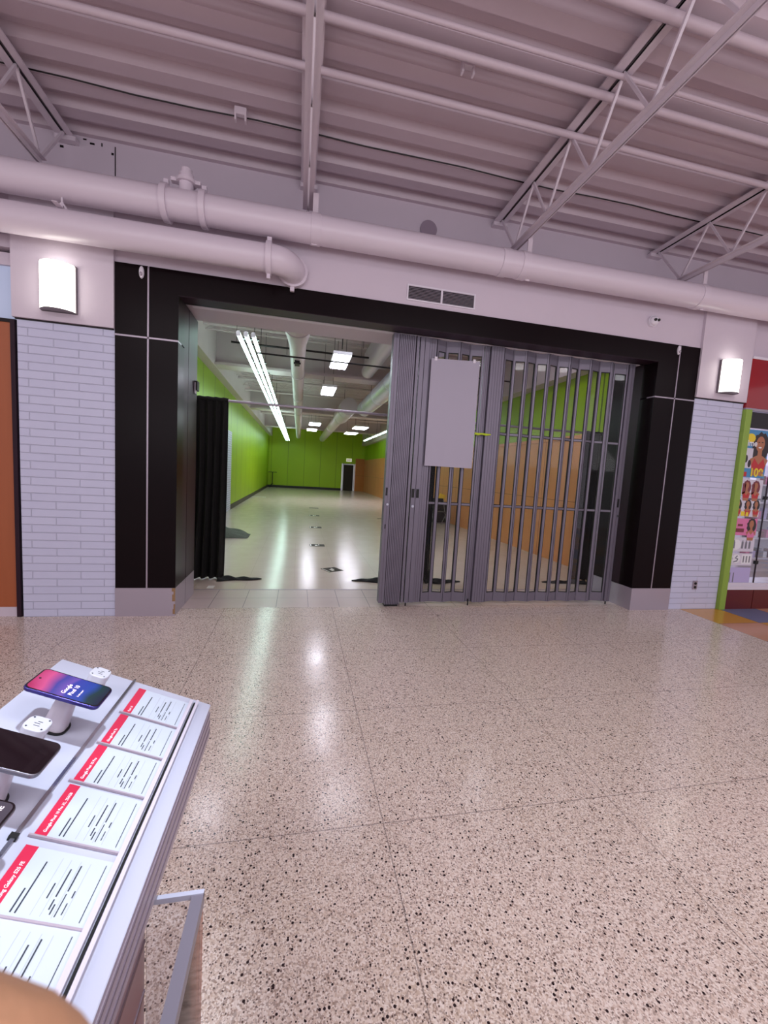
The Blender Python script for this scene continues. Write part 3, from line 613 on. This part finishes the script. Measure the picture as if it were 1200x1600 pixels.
# ---------------------------------------------------------------- lights in the store
y = 2.45; n_ = 0
while y < 26.5:
    t = thing('strip_light', (-.87, y+1.2, 3.5), 'three-tube fluorescent strip lamp in the long row at left, %s from the entrance' % ('nearest', 'second', 'third', 'fourth', 'fifth', 'sixth', 'seventh', 'eighth', 'ninth', 'tenth', 'eleventh')[n_], 'ceiling light', 'strip lamps in the long left row')
    MB().box(-1.03, -.71, y+.4, y+.46, 3.575, 3.60).box(-1.03, -.71, y+1.9, y+1.96, 3.575, 3.60).build('cross_bracket', M_['dark'], t)
    for x in (-.98, -.87, -.76):
        MB().tube([(x, y+.03, 3.53), (x, y+2.38, 3.53)], .030, 10).build('tube', M_['tubel'], t, True)
        MB().box(x-.02, x+.02, y+.01, y+2.4, 3.56, 3.575).build('housing', M_['fixture'], t)
        MB().box(x-.03, x+.03, y+.005, y+.03, 3.50, 3.56).build('lamp_holder', M_['fixture'], t)
    MB().tube([(-.87, y+1.2, 3.6), (-.87, y+1.2, 4.66)], .006, 6).build('hanger', M_['dark'], t)
    y += 2.44; n_ += 1
def troffer(x, y, w_, l_, z, label):
    t = thing('ceiling_light', (x, y, z), label, 'ceiling light', 'square lights under the store ceiling')
    MB().box(x-w_/2, x+w_/2, y-l_/2, y+l_/2, z+.015, z+.07).build('housing', M_['fixture'], t)
    for i in range(4):
        a = x-w_/2+.01+i*(w_-.02)/4
        MB().box(a+.008, a+(w_-.02)/4-.008, y-l_/2+.02, y+l_/2-.02, z, z+.015).build('lamp_cell', M_['added_troffer' if z > 4 else 'troffer'], t)
    for dx in (-w_/3, w_/3): MB().tube([(x+dx, y, z+.07), (x+dx, y, 4.66)], .005, 6).build('hanger', M_['dark'], t)
troffer(.66, 3.38, .32, 1.0, 3.5, 'nearest square white ceiling light in the store, with a cable looping above it')
troffer(.65, 6.3, .34, 1.1, 3.5, 'second square white ceiling light straight behind the nearest one')
troffer(.62, 14.3, .50, 1.1, 3.5, 'small distant ceiling light right of the middle duct, nearer of the pair')
troffer(.58, 17.1, .50, 1.1, 3.5, 'small distant ceiling light right of the middle duct, farther of the pair')
troffer(2.65, 14.4, .62, 1.1, 3.5, 'small distant ceiling light on the right, nearer of the pair by the far duct')
troffer(2.60, 17.4, .62, 1.1, 3.5, 'small distant ceiling light on the right, farther of the pair by the far duct')
troffer(3.3, 2.3, .6, 1.1, 4.2, 'added unseen ceiling light high above the gate side just inside the entrance')  # this and the next two are added behind the header to brighten the entrance
troffer(.9, 2.2, .6, .9, 4.2, 'added unseen ceiling light high above the middle just inside the entrance')  # added fill, hidden from view by the header
troffer(-1.3, 2.2, .6, .9, 4.2, 'added unseen ceiling light high above the left curtain just inside the entrance')  # added out of sight to light the front of the store
for i, yy in enumerate((7.5, 10.5, 13.5, 16.5, 19.5)):
    t = thing('strip_light', (4.05, yy+1.2, 3.5), 'single fluorescent strip lamp near the right wall, %s from the entrance' % ('nearest', 'second', 'third', 'fourth', 'fifth')[i], 'ceiling light', 'strip lamps along the right wall')
    MB().box(3.97, 4.13, yy, yy+2.7, 3.56, 3.60).build('housing', M_['fixture'], t)
    MB().tube([(4.05, yy+.05, 3.53), (4.05, yy+2.65, 3.53)], .03, 10).build('tube', M_['tubel'], t, True)
    MB().tube([(4.05, yy+1.3, 3.6), (4.05, yy+1.3, 4.66)], .006, 6).build('hanger', M_['dark'], t)

# ---------------------------------------------------------------- loose things in the store
sk = MB(); P = []; nu, nv = 30, 14
for j in range(nv+1):
    for i in range(nu+1):
        u, v_ = i/nu, j/nv; hh = .44*(1-u)**.55*math.sin(math.pi*min(1, max(0, v_)))**.6*(.85+.15*math.sin(11*u+7*v_)+.06*math.sin(23*v_))
        P.append((-2.15+1.15*u, 4.55+.9*v_*(1-.35*u)+.1*u, .004+hh*(.75+.25*(1-u))))
tag(sk.add(P, [(j*(nu+1)+i, j*(nu+1)+i+1, (j+1)*(nu+1)+i+1, (j+1)*(nu+1)+i) for j in range(nv) for i in range(nu)]).build('folded_tarp', M_['sack'], smooth=True), 'crumpled grey-green speckled tarp heaped on the floor beside the left curtain', 'tarp')
tr = thing('black_stand', (-1.88, 27.2, 0), 'black tripod stand with a flat top in the far left corner of the store', 'stand')
MB().tube([(-1.88, 27.2, .2), (-1.88, 27.2, 1.12)], .03, 8).build('pole', M_['rubber'], tr)
MB().box(-2.18, -1.58, 27.0, 27.4, 1.12, 1.16).build('top_plate', M_['rubber'], tr)
for a in (0, 2.1, 4.2): MB().bar((-1.88, 27.2, .35), (-1.88+.35*math.cos(a), 27.2+.35*math.sin(a), .015), .03, .02).build('leg', M_['rubber'], tr)
def decal(x, y, sx, sy, rot, label, marks=True):
    c, s_ = math.cos(rot), math.sin(rot)
    T = lambda a, b_, z: (x+a*c-b_*s_, y+a*s_+b_*c, z)
    t = thing('floor_sticker', (x, y, .0), label, 'floor sticker', 'worn stickers on the store floor')
    MB(T).box(-sx, sx, -sy, sy, .0005, .002).build('backing', M_['decal'], t)
    if marks: MB(T).box(-sx*.3, sx*.05, -sy*.5, sy*.2, .002, .0032).box(sx*.15, sx*.3, -sy*.1, sy*.6, .002, .0032).box(-sx*.9, -sx*.8, -sy*.8, sy*.8, .002, .0032).build('symbol', M_['decalw'], t)
decal(.57, 1.98, .13, .13, .5, 'worn grey floor sticker turned diagonally, nearest the entrance')
decal(.43, 4.05, .15, .12, 0, 'worn grey floor sticker, second from the entrance')
decal(.50, 6.68, .16, .14, 0, 'worn grey floor sticker, third from the entrance')
decal(.57, 9.5, .17, .13, 0, 'worn grey floor sticker, fourth from the entrance')
decal(.65, 12.2, .18, .13, 0, 'worn grey floor sticker, fifth from the entrance', False)
decal(2.9, 9.3, .22, .10, 0, 'dark floor sticker left of the white scrap towards the right', False)
for x, y, a, l in ((3.1, 7.6, .17, 'white paper scrap on the store floor near the gate stack'), (-1.9, 17.0, .35, 'white paper strip on the floor by the far left wall'), (-1.02, 1.0, .04, 'tiny white scrap on the threshold tiles below the left curtain')):
    tag(MB().box(x-a, x+a, y-.06, y+.06, .001, .004).build('paper_scrap', M_['paper']), l, 'scrap')
decal(3.45, 6.8, .16, .1, .6, 'dark curled floor sticker beside the gate stack', False)
# chair, box, panel and paper by the plywood wall
fc = thing('folding_chair', (4.35, 7.9, 0), 'steel-legged folding chair standing by the plywood wall behind the gate', 'chair')
x, y = 4.35, 7.9
MB().box(x-.22, x+.22, y-.2, y+.2, .43, .455).build('seat', M_['box'], fc, bevel=.008)
MB().box(x-.22, x+.22, y+.2, y+.225, .62, .86).build('backrest', M_['box'], fc, bevel=.008)
for dx in (-.21, .21):
    MB().tube([(x+dx, y-.26, .01), (x+dx, y+.22, .86)], .012, 8).build('leg', M_['steelc'], fc)
    MB().tube([(x+dx, y+.26, .01), (x+dx, y-.18, .44)], .012, 8).build('leg', M_['steelc'], fc)
MB().tube([(x-.21, y-.2, .12), (x+.21, y-.2, .12)], .009, 8).build('crossbar', M_['steelc'], fc)
tag(MB().box(4.50, 4.86, 8.55, 9.05, 0, .62).box(4.48, 4.88, 8.53, 9.07, .62, .66).box(4.6, 4.76, 8.54, 8.56, .45, .5).build('black_crate', M_['box'], bevel=.01), 'black storage crate against the plywood wall behind the gate', 'crate')
tag(MB().box(3.92, 4.22, 8.6, 8.66, .0, .95).box(3.92, 4.22, 8.58, 8.6, .02, .05).build('grey_panel', M_['kick'], bevel=.004), 'grey upright panel standing left of the folding chair behind the gate', 'panel')
yp = MB().add([(4.38, 8.11, .84), (4.60, 8.10, .80), (4.64, 8.10, .96), (4.44, 8.12, 1.02), (4.38, 8.12, .84), (4.60, 8.11, .80), (4.64, 8.11, .96), (4.44, 8.13, 1.02)], [(0,1,2,3),(7,6,5,4),(0,4,5,1),(1,5,6,2),(2,6,7,3),(3,7,4,0)])
tag(yp.build('yellow_paper', M_['yellow']), 'crumpled yellow paper on the back of the folding chair', 'paper')
tag(MB().box(3.2, 3.95, 9.0, 9.3, 0, 2.0).box(3.22, 3.93, 8.98, 9.0, .05, .95).box(3.22, 3.93, 8.98, 9.0, 1.0, 1.95).build('dark_cabinet', mat('dark_olive', (60, 54, 44), .5)), 'tall dark cabinet standing behind the black curtain and gate', 'cabinet')

# ---------------------------------------------------------------- neighbouring shopfront, left
ls = thing('wood_shutter', (-4, .05, 0), 'orange-brown wooden shopfront panel at the left edge beside the brick pillar', 'shopfront panel')
MB().box(-6.5, -2.535, .03, .09, .09, 2.68).build('panel', M_['orange'], ls)
MB().box(-2.535, -2.50, .0, .09, .0, 2.70).build('side_jamb', M_['reveal'], ls)['label'] = 'dark jamb'
MB().box(-6.5, -2.535, .02, .10, 0, .09).build('plinth', M_['wall'], ls)
MB().box(-6.5, -2.50, .02, .09, 2.68, 2.71).build('top_rail', M_['dark'], ls)
tag(MB().box(-6.5, -2.505, .05, .09, 2.71, 3.16).build('frosted_transom', M_['frost']), 'pale blue frosted transom above the orange wooden panel', 'transom')
tag(MB().box(-6.5, -2.5, .02, .6, 3.16, 3.22).box(-6.5, -2.5, .04, .6, 3.22, 3.27).box(-6.5, -2.5, .0, .6, 3.30, 3.40).build('transom_moulding', M_['wall']), 'stepped moulding above the frosted transom at the left edge', 'moulding')
# ---------------------------------------------------------------- neighbouring shopfront, right
rs = thing('red_sign_fascia', (7.5, 0, 2.63), 'glossy red fascia above the shop window right of the right pillar', 'fascia')
MB().box(5.57, 9.5, -.03, .3, 2.66, 3.27).build('panel', M_['red'], rs)
MB().box(5.57, 9.5, -.04, .3, 3.27, 3.30).build('top_trim', M_['white'], rs)
MB().box(5.57, 9.5, -.035, .3, 2.63, 2.66).build('bottom_trim', M_['strip'], rs)
tag(MB().box(5.565, 5.66, -.05, .3, 0, 2.64).build('green_post', M_['lime'], bevel=.006), 'lime green corner post between the right brick pillar and the shop window', 'post')
tag(MB().box(5.66, 6.14, -.02, .28, 0, .27).box(6.15, 9.5, -.02, .28, 0, .27).build('red_base_panel', M_['maroon']), 'dark red base panel below the shop window at right', 'base panel')
tag(MB().box(5.66, 9.5, -.03, .3, .27, .315).box(5.66, 9.5, -.015, .3, .33, .36).box(5.66, 9.5, -.005, .3, .315, .33).build('window_sill', M_['white']), 'white sill under the shop window at right', 'sill')
wn = struct(MB().box(5.66, 6.145, .0, .008, .36, 2.63).box(6.155, 9.5, 0, .008, .36, 2.63).build('window_1', M_['glass']))
MB().box(6.145, 6.155, -.002, .012, .36, 2.63).build('mullion', M_['reveal'], wn)
for z in (.62, 1.5): MB().box(6.12, 6.17, -.01, .02, z, z+.045).build('glass_clip', M_['rubber'], wn)
tag(MB().box(5.66, 9.5, -.012, -.002, 2.42, 2.62).build('window_header', M_['box']), 'dark header band across the top of the shop window', 'header')
# window posters
PC = {k: mat('poster_'+k, v, .3) for k, v in dict(sky=(70, 140, 190), pale=(214, 210, 224), hair=(40, 24, 26), skin=(176, 112, 78), red=(190, 36, 40), yellow=(236, 210, 40), pink=(222, 120, 168), wine=(120, 40, 50), grey=(120, 120, 130), lilac=(190, 180, 224), white=(236, 236, 240), teal=(120, 190, 200)).items()}
def ellp(m, cx, cz, rx, rz, y0, y1, n=14): m.prism([(cx+rx*math.cos(2*math.pi*i/n), cz+rz*math.sin(2*math.pi*i/n)) for i in range(n)], y0, y1, 'y')
def fig(p, cx, cz, s, hair='hair', top='red', skin='skin'):
    a = MB(); n = 22; a.prism([(cx+(.19+.018*math.sin(i*2.7))*s*math.cos(2*math.pi*i/n), cz+(-.03+(.26+.02*math.cos(i*3.1))*math.sin(2*math.pi*i/n))*s) for i in range(n)], -.0052, -.004, 'y'); a.build('printed_hair', PC[hair], p)
    a = MB(); ellp(a, cx-.01*s, cz+.03*s, .095*s, .135*s, -.006, -.0052)
    a.prism([(cx-.045*s, cz-.2*s), (cx+.05*s, cz-.2*s), (cx+.045*s, cz-.03*s), (cx-.045*s, cz-.03*s)], -.0058, -.0052, 'y')
    a.prism([(cx-.12*s, cz-.52*s), (cx+.12*s, cz-.52*s), (cx+.15*s, cz-.36*s), (cx+.20*s, cz-.24*s), (cx+.06*s, cz-.17*s), (cx-.06*s, cz-.17*s), (cx-.20*s, cz-.24*s), (cx-.15*s, cz-.36*s)], -.006, -.0052, 'y'); a.build('printed_figure', PC[skin], p)
    a = MB(); a.prism([(cx-.14*s, cz-.42*s), (cx+.14*s, cz-.42*s), (cx+.15*s, cz-.34*s), (cx+.10*s, cz-.22*s), (cx, cz-.33*s), (cx-.10*s, cz-.22*s), (cx-.15*s, cz-.34*s)], -.0068, -.006, 'y'); a.build('printed_top', PC[top], p)
    if s > .5:
        a = MB(); ellp(a, cx-.045*s, cz+.06*s, .018*s, .008*s, -.0068, -.006); ellp(a, cx+.03*s, cz+.06*s, .018*s, .008*s, -.0068, -.006); a.build('printed_eyes', PC['hair'], p)
        a = MB(); ellp(a, cx-.01*s, cz-.03*s, .035*s, .012*s, -.0068, -.006); a.build('printed_smile', PC['white'], p)
def poster(z0, z1, bg, label, x0=5.665, x1=6.06):
    t = thing('window_poster', ((x0+x1)/2, -.002, z0), label, 'poster', 'posters in the shop window at right')
    MB().box(x0, x1, -.004, -.001, z0, z1).build('sheet', PC[bg], t); return t
p = poster(1.78, 2.40, 'sky', 'tall top poster with a woman in a red top and a yellow 109 price')
fig(p, 5.93, 2.20, .75)
a = MB(); ellp(a, 5.755, 2.29, .075, .06, -.006, -.004); a.build('printed_sun', PC['yellow'], p)
a = MB(); a.box(5.68, 5.82, -.0055, -.004, 1.9, 2.16); a.build('printed_products', PC['pale'], p)
a = MB(); ellp(a, 5.72, 2.02, .025, .05, -.007, -.0055); ellp(a, 5.78, 1.96, .025, .05, -.007, -.0055); a.build('printed_hairpiece', PC['hair'], p)
a = MB(); a.box(5.67, 5.76, -.006, -.004, 1.79, 1.85); a.build('printed_red_tag', PC['red'], p)
text('109', 'printed_price', PC['yellow'], p, (5.80, -.0078, 1.80), (1, 0, 0), (0, 0, 1), .15, 'LEFT', .004)
text('.99', 'printed_cents', PC['yellow'], p, (5.985, -.0078, 1.80), (1, 0, 0), (0, 0, 1), .05)
text('time', 'printed_word', PC['white'], p, (5.67, -.0078, 2.19), (1, 0, 0), (0, 0, 1), .11, 'LEFT', .002)
p = poster(1.51, 1.755, 'pale', 'second poster from the top with two women with long dark red hair')
for cx in (5.80, 5.95): fig(p, cx, 1.66, .36, 'wine', 'red')
a = MB(); a.box(5.73, 5.78, -.006, -.004, 1.56, 1.70).box(5.885, 5.925, -.006, -.004, 1.56, 1.70); a.build('printed_packets', PC['wine'], p)
a = MB(); a.box(5.72, 5.86, -.006, -.004, 1.53, 1.54).box(5.88, 6.03, -.006, -.004, 1.525, 1.535); a.build('printed_lines', PC['teal'], p)
p = poster(1.26, 1.485, 'pale', 'third poster from the top with three heads with dark hair')
for cx in (5.70, 5.86, 6.00): fig(p, cx, 1.42, .30)
a = MB(); a.box(5.76, 5.82, -.0075, -.004, 1.27, 1.33).box(5.84, 5.88, -.0075, -.004, 1.27, 1.32); a.build('printed_price', PC['yellow'], p)
p = poster(1.01, 1.235, 'pink', 'pink poster, fourth from the top, with a dark-haired head at its right')
fig(p, 5.97, 1.15, .40, 'hair', 'pink'); a = MB(); a.box(5.70, 5.85, -.006, -.004, 1.05, 1.1).box(5.74, 5.82, -.006, -.004, 1.13, 1.16); a.build('printed_blocks', PC['wine'], p)
p = poster(.79, .98, 'pale', 'grey-white poster with small dark bottles, fifth from the top')
a = MB()
for cx in (5.72, 5.86, 5.92, 5.98): MB().box(cx-.015, cx+.015, -.006, -.0046, .83, .92).box(cx-.007, cx+.007, -.006, -.0046, .92, .94).build('printed_bottle', PC['grey'], p)
a = MB(); ellp(a, 5.76, .88, .08, .07, -.0045, -.004); a.build('printed_oval', PC['white'], p)
p = poster(.60, .765, 'pale', 'poster with a curled lock and white tubes, second from the bottom')
a = MB(); ellp(a, 5.79, .69, .07, .06, -.005, -.004); ellp(a, 5.70, .69, .03, .06, -.005, -.004); a.box(5.88, 6.04, -.005, -.004, .62, .75); a.build('printed_ovals', PC['white'], p)
a = MB(); a.tube([(5.75, -.007, .65), (5.80, -.007, .66), (5.81, -.007, .69), (5.77, -.007, .70), (5.80, -.007, .73)], .008, 6)
for cx in (5.91, 5.96, 6.01): a.box(cx-.008, cx+.008, -.008, -.005, .64, .73)
a.build('printed_tubes', PC['grey'], p)
p = poster(.365, .57, 'lilac', 'pale lilac lowest poster with two thin grey strips')
a = MB()
for cx in (5.72, 5.78): a.box(cx-.008, cx+.008, -.006, -.004, .37, .50)
a.build('printed_strips', PC['grey'], p)
p = poster(1.42, 1.80, 'white', 'white poster at the right edge of the photo, right of the mullion', 6.2, 6.6)
text('7', 'printed_number', PC['wine'], p, (6.22, -.0078, 1.55), (1, 0, 0), (0, 0, 1), .2)
# inside the shop at right
sbox('wall_right', 'white', 5.45, 5.565, .62, 4.0, 0, 3.4); sbox('wall_back', 'white', 5.4, 14, 4.0, 4.1, 0, 3.4); sbox('floor', 'vinyl', 5.4, 14, 0.0, 4.1, -.1, .0)
sbox('ceiling', 'white', 5.57, 14, .62, 4.1, 3.35, 3.4); sbox('wall_right', 'white', 13.9, 14, .3, 4.0, 0, 3.4)
area('shop_lamp', (9.5, 2.2, 3.3), (0, 0, 0), 5.0, 2.0, 230, (.80, .82, 1.0))
su = thing('display_shelves', (8.5, 1.6, 0), 'white display shelving loaded with small boxes inside the shop at right', 'shelving')
MB().box(7.4, 7.44, 1.2, 1.7, 0, 2.1).box(9.6, 9.64, 1.2, 1.7, 0, 2.1).box(7.4, 9.64, 1.68, 1.72, 0, 2.1).build('frame', M_['white'], su)
for z in (.1, .45, .8, 1.12, 1.42, 1.72): MB().box(7.44, 9.6, 1.2, 1.68, z, z+.025).build('shelf', M_['white'], su)
for zi, z in enumerate((.475, .825, 1.145, 1.445, 1.745)):
    for i in range(9):
        x = 7.62+i*.13; hh = .10+.1*random.random()
        o = MB().box(x, x+.08, 1.23, 1.33, z+.002, z+hh).build('product_box', PC[('pink', 'lilac', 'grey', 'white', 'wine')[(i+zi*2) % 5]], bevel=.003)
        tag(o, ('pink', 'lilac', 'grey', 'white', 'wine')[(i+zi*2) % 5]+' box, '+('first', 'second', 'third', 'fourth', 'fifth', 'sixth', 'seventh', 'eighth', 'ninth')[i]+' from the left on the '+('second lowest', 'third lowest', 'middle', 'second highest', 'top')[zi]+' display shelf', 'product box', 'boxes on the display shelves')

# ---------------------------------------------------------------- phone counter
A22 = math.radians(22); XR, ZR = -.21, .89
def KT(u, y, o): return (XR-u*math.cos(A22)+o*math.sin(A22), y, ZR+u*math.sin(A22)+o*math.cos(A22))
YN, YF = -4.22, -3.22
kc = thing('phone_counter', (-.4, -3.75, 0), 'white sloping phone display counter in the bottom left foreground', 'display counter')
MB(KT).box(0, .385, YN, YF, -.03, 0).build('top_panel', M_['counter'], kc, bevel=.002)
ap = MB().box(-.232, -.212, YN, YF-.002, .80, .872).box(-.60, -.232, YF-.05, YF-.02, .80, .85)
ap.build('apron', M_['counterg'], kc)
g = MB()
for z in (.868, .846, .822): g.box(-.213, -.2105, YN, YF-.004, z-.003, z+.001)
g.build('apron_groove', mat('groove_shadow', (110, 96, 108), .5), kc)
body = MB().box(-.56, -.236, YN, -3.64, 0.08, .84).box(-.54, -.25, YN, -3.68, 0, .08); body.build('cabinet_body', M_['counterg'], kc)
g = MB()
for z in (.76, .70, .60, .50): g.box(-.2365, -.2335, YN, -3.642, z-.004, z+.002)
g.build('body_groove', mat('groove_shadow2', (124, 110, 120), .5), kc)
MB(KT).box(.202, .208, YN, YF-.003, 0, .006).build('divider_rail', M_['chrome'], kc)
MB(KT).box(.048, .056, YN, YF-.02, 0, .010).box(.034, .040, YN, YF-.02, 0, .014).build('card_ledge', mat('ledge_acrylic', (205, 200, 214), .2), kc)
MB(KT).box(.0405, .0445, YN, YF-.02, 0, .004).build('ledge_slot', M_['rubber'], kc)
MB(KT).box(.200, .212, -3.698, -3.690, .0005, .008).build('rail_joint', M_['rubber'], kc)
# price cards
names = ['Pixel 10', 'Google Pixel 9a', 'Google Pixel 10 Pro', 'Google Pixel 10 Pro XL, 256GB', 'Samsung Galaxy S25 FE', 'Samsung Galaxy A17']
ys = [(-3.248, -3.353), (-3.362, -3.462), (-3.470, -3.568), (-3.578, -3.682), (-3.700, -3.796), (-3.799, -3.90)]
lab = ['topmost, at the far end of the counter', 'second from the far end', 'third from the far end', 'fourth from the far end, above the wide gap', 'fifth, just nearer than the wide gap', 'nearest, cut by the bottom of the photo']
for i, (ya, yb) in enumerate(ys):
    t = thing('price_card', KT(.11, (ya+yb)/2, 0), 'white price card with red header, '+lab[i], 'price card', 'price cards on the phone counter')
    MB(KT).box(.056, .166, yb, ya, .001, .003).build('card', M_['card'], t)
    MB(KT).box(.166, .184, yb, ya, .001, .0032).build('header_strip', M_['cardred'], t)
    MB(KT).box(.050, .190, yb-.004, yb-.001, .001, .005).build('holder_edge', M_['counterg'], t)
    m = MB(KT); W_ = ya-yb
    for u, a, b_, hw in ((.150, .05, .38, .0010), (.144, .05, .80, .0010), (.118, .30, .52, .0009), (.108, .16, .30, .0009), (.108, .34, .76, .0010), (.104, .10, .24, .0009), (.097, .08, .40, .0007), (.097, .44, .84, .0010), (.090, .12, .28, .0007), (.064, .06, .92, .0006), (.088, .36, .46, .0009)):
        m.box(u-hw, u+hw, yb+a*W_, yb+b_*W_, .003, .0034)
    m.build('printed_lines', M_['ink'], t)
    m = MB(KT)
    for u in (.126, .114, .100, .086): m.box(u-.0003, u+.0003, yb+.06*W_, yb+.9*W_, .003, .0033)
    m.build('printed_rules', M_['inkl'], t)
    ux = Vector(KT(1, 0, 0))-Vector(KT(0, 0, 0))
    text(names[i], 'printed_title', M_['whiteink'], t, KT(.1705, yb+.006, .0036), (0, 1, 0), ux, .0068 if len(names[i]) < 24 else .0062, 'LEFT', .0001)
# charging stands and phones
def rrect(cx, cy, w_, h_, r, n=6):
    out = []
    for sx, sy, a0 in ((1, 1, 0), (-1, 1, 90), (-1, -1, 180), (1, -1, 270)):
        for i in range(n+1):
            a = math.radians(a0+90*i/n); out.append((cx+sx*(w_/2-r)+r*math.cos(a), cy+sy*(h_/2-r)+r*math.sin(a)))
    return out
def stand(u, y, hgt, label, puck=True):
    t = thing('phone_stand', KT(u, y, 0), label, 'phone stand', 'security stands on the phone counter')
    MB(KT).prism(rrect(u, y, .052, .048, .018), .0005, .004, 'z').build('base_gasket', M_['rubber'], t)
    lo = rrect(u, y, .044, .040, .014); hi = rrect(u, y, .034, .032, .011); n = len(lo)
    m = MB(KT); m.add([(a, b_, .003) for a, b_ in lo]+[(a, b_, hgt-.014) for a, b_ in hi], [tuple(range(n)), tuple(range(n, 2*n))]+[(i, (i+1) % n, (i+1) % n+n, i+n) for i in range(n)])
    m.build('column', M_['standw'], t, True)
    m = MB(KT); m.prism(rrect(u, y, .036, .036, .012), hgt-.014, hgt, 'z'); m.build('head', M_['standw'], t, True)
    if puck:
        m = MB(KT); m.prism(rrect(u, y, .040, .040, .013), hgt-.012, hgt+.006, 'z'); m.build('puck', M_['puckw'], t, True, bevel=.0015)
        m = MB(KT)
        for a, b_ in ((-.013, -.013), (.013, -.013), (.013, .013), (-.013, .013)): ellp_ = m.prism([(u+a+.0018*math.cos(k*math.pi/3), y+b_+.0018*math.sin(k*math.pi/3)) for k in range(6)], hgt+.006, hgt+.0066, 'z')
        m.box(u-.006, u+.004, y-.007, y-.006, hgt+.006, hgt+.0065).box(u-.004, u+.006, y-.001, y, hgt+.006, hgt+.0065).box(u-.006, u+.002, y+.004, y+.005, hgt+.006, hgt+.0065)
        m.build('screws', M_['ink'], t)
    return t
stand(.278, -3.452, .085, 'white stand holding up the blue phone', False)
stand(.268, -3.322, .052, 'empty white stand with a screwed puck behind the blue phone at the far corner')
stand(.285, -3.535, .056, 'empty white stand with a screwed puck between the blue phone and the dark phone')
stand(.275, -3.645, .085, 'white stand holding up the dark grey phone', False)
def phone(u, y, o, L, W_, fm, sm, label, txt=None, ink='whiteink'):
    t = thing('smartphone', KT(u, y, o), label, 'phone', 'demo phones on the counter')
    MB(KT).prism(rrect(u, y, L, W_, .012), o, o+.0075, 'z').build('frame', fm, t, True, bevel=.0018)
    MB(KT).prism(rrect(u, y, L-.003, W_-.003, .011), o+.0075, o+.0081, 'z').build('bezel', M_['glassblk'], t)
    MB(KT).prism(rrect(u, y, L-.008, W_-.008, .0085), o+.0081, o+.0084, 'z').build('screen', sm, t)
    MB(KT).prism([(u+L/2-.011+.0022*math.cos(k), y+.0022*math.sin(k)) for k in [i*math.pi/5 for i in range(10)]], o+.0084, o+.0088, 'z').build('camera_hole', M_['rubber'], t)
    MB(KT).box(u+.01, u+.035, y-W_/2-.0008, y-W_/2+.001, o+.0025, o+.005).build('side_button', fm, t)
    ux = Vector(KT(1, 0, 0))-Vector(KT(0, 0, 0))
    for s_, uu, yy, sz in (txt or []): text(s_, 'screen_text', M_[ink], t, KT(uu, yy, o+.0088), (0, 1, 0), ux, sz, 'LEFT', .00015)
    return t
phone(.279, -3.459, .086, .138, .076, M_['phoneb'], M_['screen'], 'blue-framed phone with a lit pink and blue wallpaper at the top of the counter', [('Google', .279, -3.484, .011), ('Pixel 10', .266, -3.484, .011), ('Learn more', .254, -3.482, .005)])
phone(.283, -3.645, .086, .138, .076, M_['phoneg'], M_['glassblk'], 'dark phone with a black reflective screen at the left edge', [('Pixel', .315, -3.67, .011)])
phone(.283, -3.765, .082, .150, .074, M_['phoneg'], mat('phone_grey_screen', (60, 54, 62), .15, emit=(90, 84, 96), es=.3), 'nearest phone with grey screen, only its corner in view', [('ME', .222, -3.752, .010), ('II', .232, -3.752, .008)])
# acrylic leaflet pocket on the side
ac = thing('leaflet_pocket', (-.18, -3.9, .2), 'clear acrylic leaflet pocket with amber front on the side of the phone counter', 'leaflet holder')
MB().box(-.232, -.140, -3.645, -3.641, .25, .78).build('end_panel', M_['acrylic'], ac)
MB().box(-.142, -.138, YN, -3.645, .25, .755).build('front_panel', M_['amber'], ac)['label'] = 'amber tinted front'
MB().box(-.157, -.137, YN, -3.641, .755, .78).build('top_edge', mat('grey_edge', (120, 116, 128), .3), ac)
MB().box(-.226, -.137, -3.648, -3.640, .772, .782).build('corner_rail', M_['counter'], ac)
# photographer's fingertip resting close under the lens (skin one continuous surface)
fg = MB(); rr, uu_, ff = cam_axes(); C0 = Vector((0, -CD, CH))
def cpt(px, py, d): return C0+d*(ff+rr*((px-600)/F_PX)+uu_*((800-py)/F_PX))
P0 = cpt(-430, 1850, .040); P1 = cpt(-130, 1765, .042); P2 = cpt(80, 1830, .044)
fg.tube([P0+(P0-P1), P0, P0.lerp(P1, .5), P1, P1.lerp(P2, .35), P1.lerp(P2, .65), P1.lerp(P2, .85), P1.lerp(P2, 1.05), P1.lerp(P2, 1.25), P1.lerp(P2, 1.4)], [.0108, .0108, .0110, .0112, .0108, .0100, .0090, .0074, .0050, .0006], 40)
tag(fg.build('fingertip', M_['skin'], smooth=True), 'blurred fingertip of the person taking the photo at the bottom left corner', 'finger')
for o in bpy.data.objects:
    if '_o' in o: del o['_o']
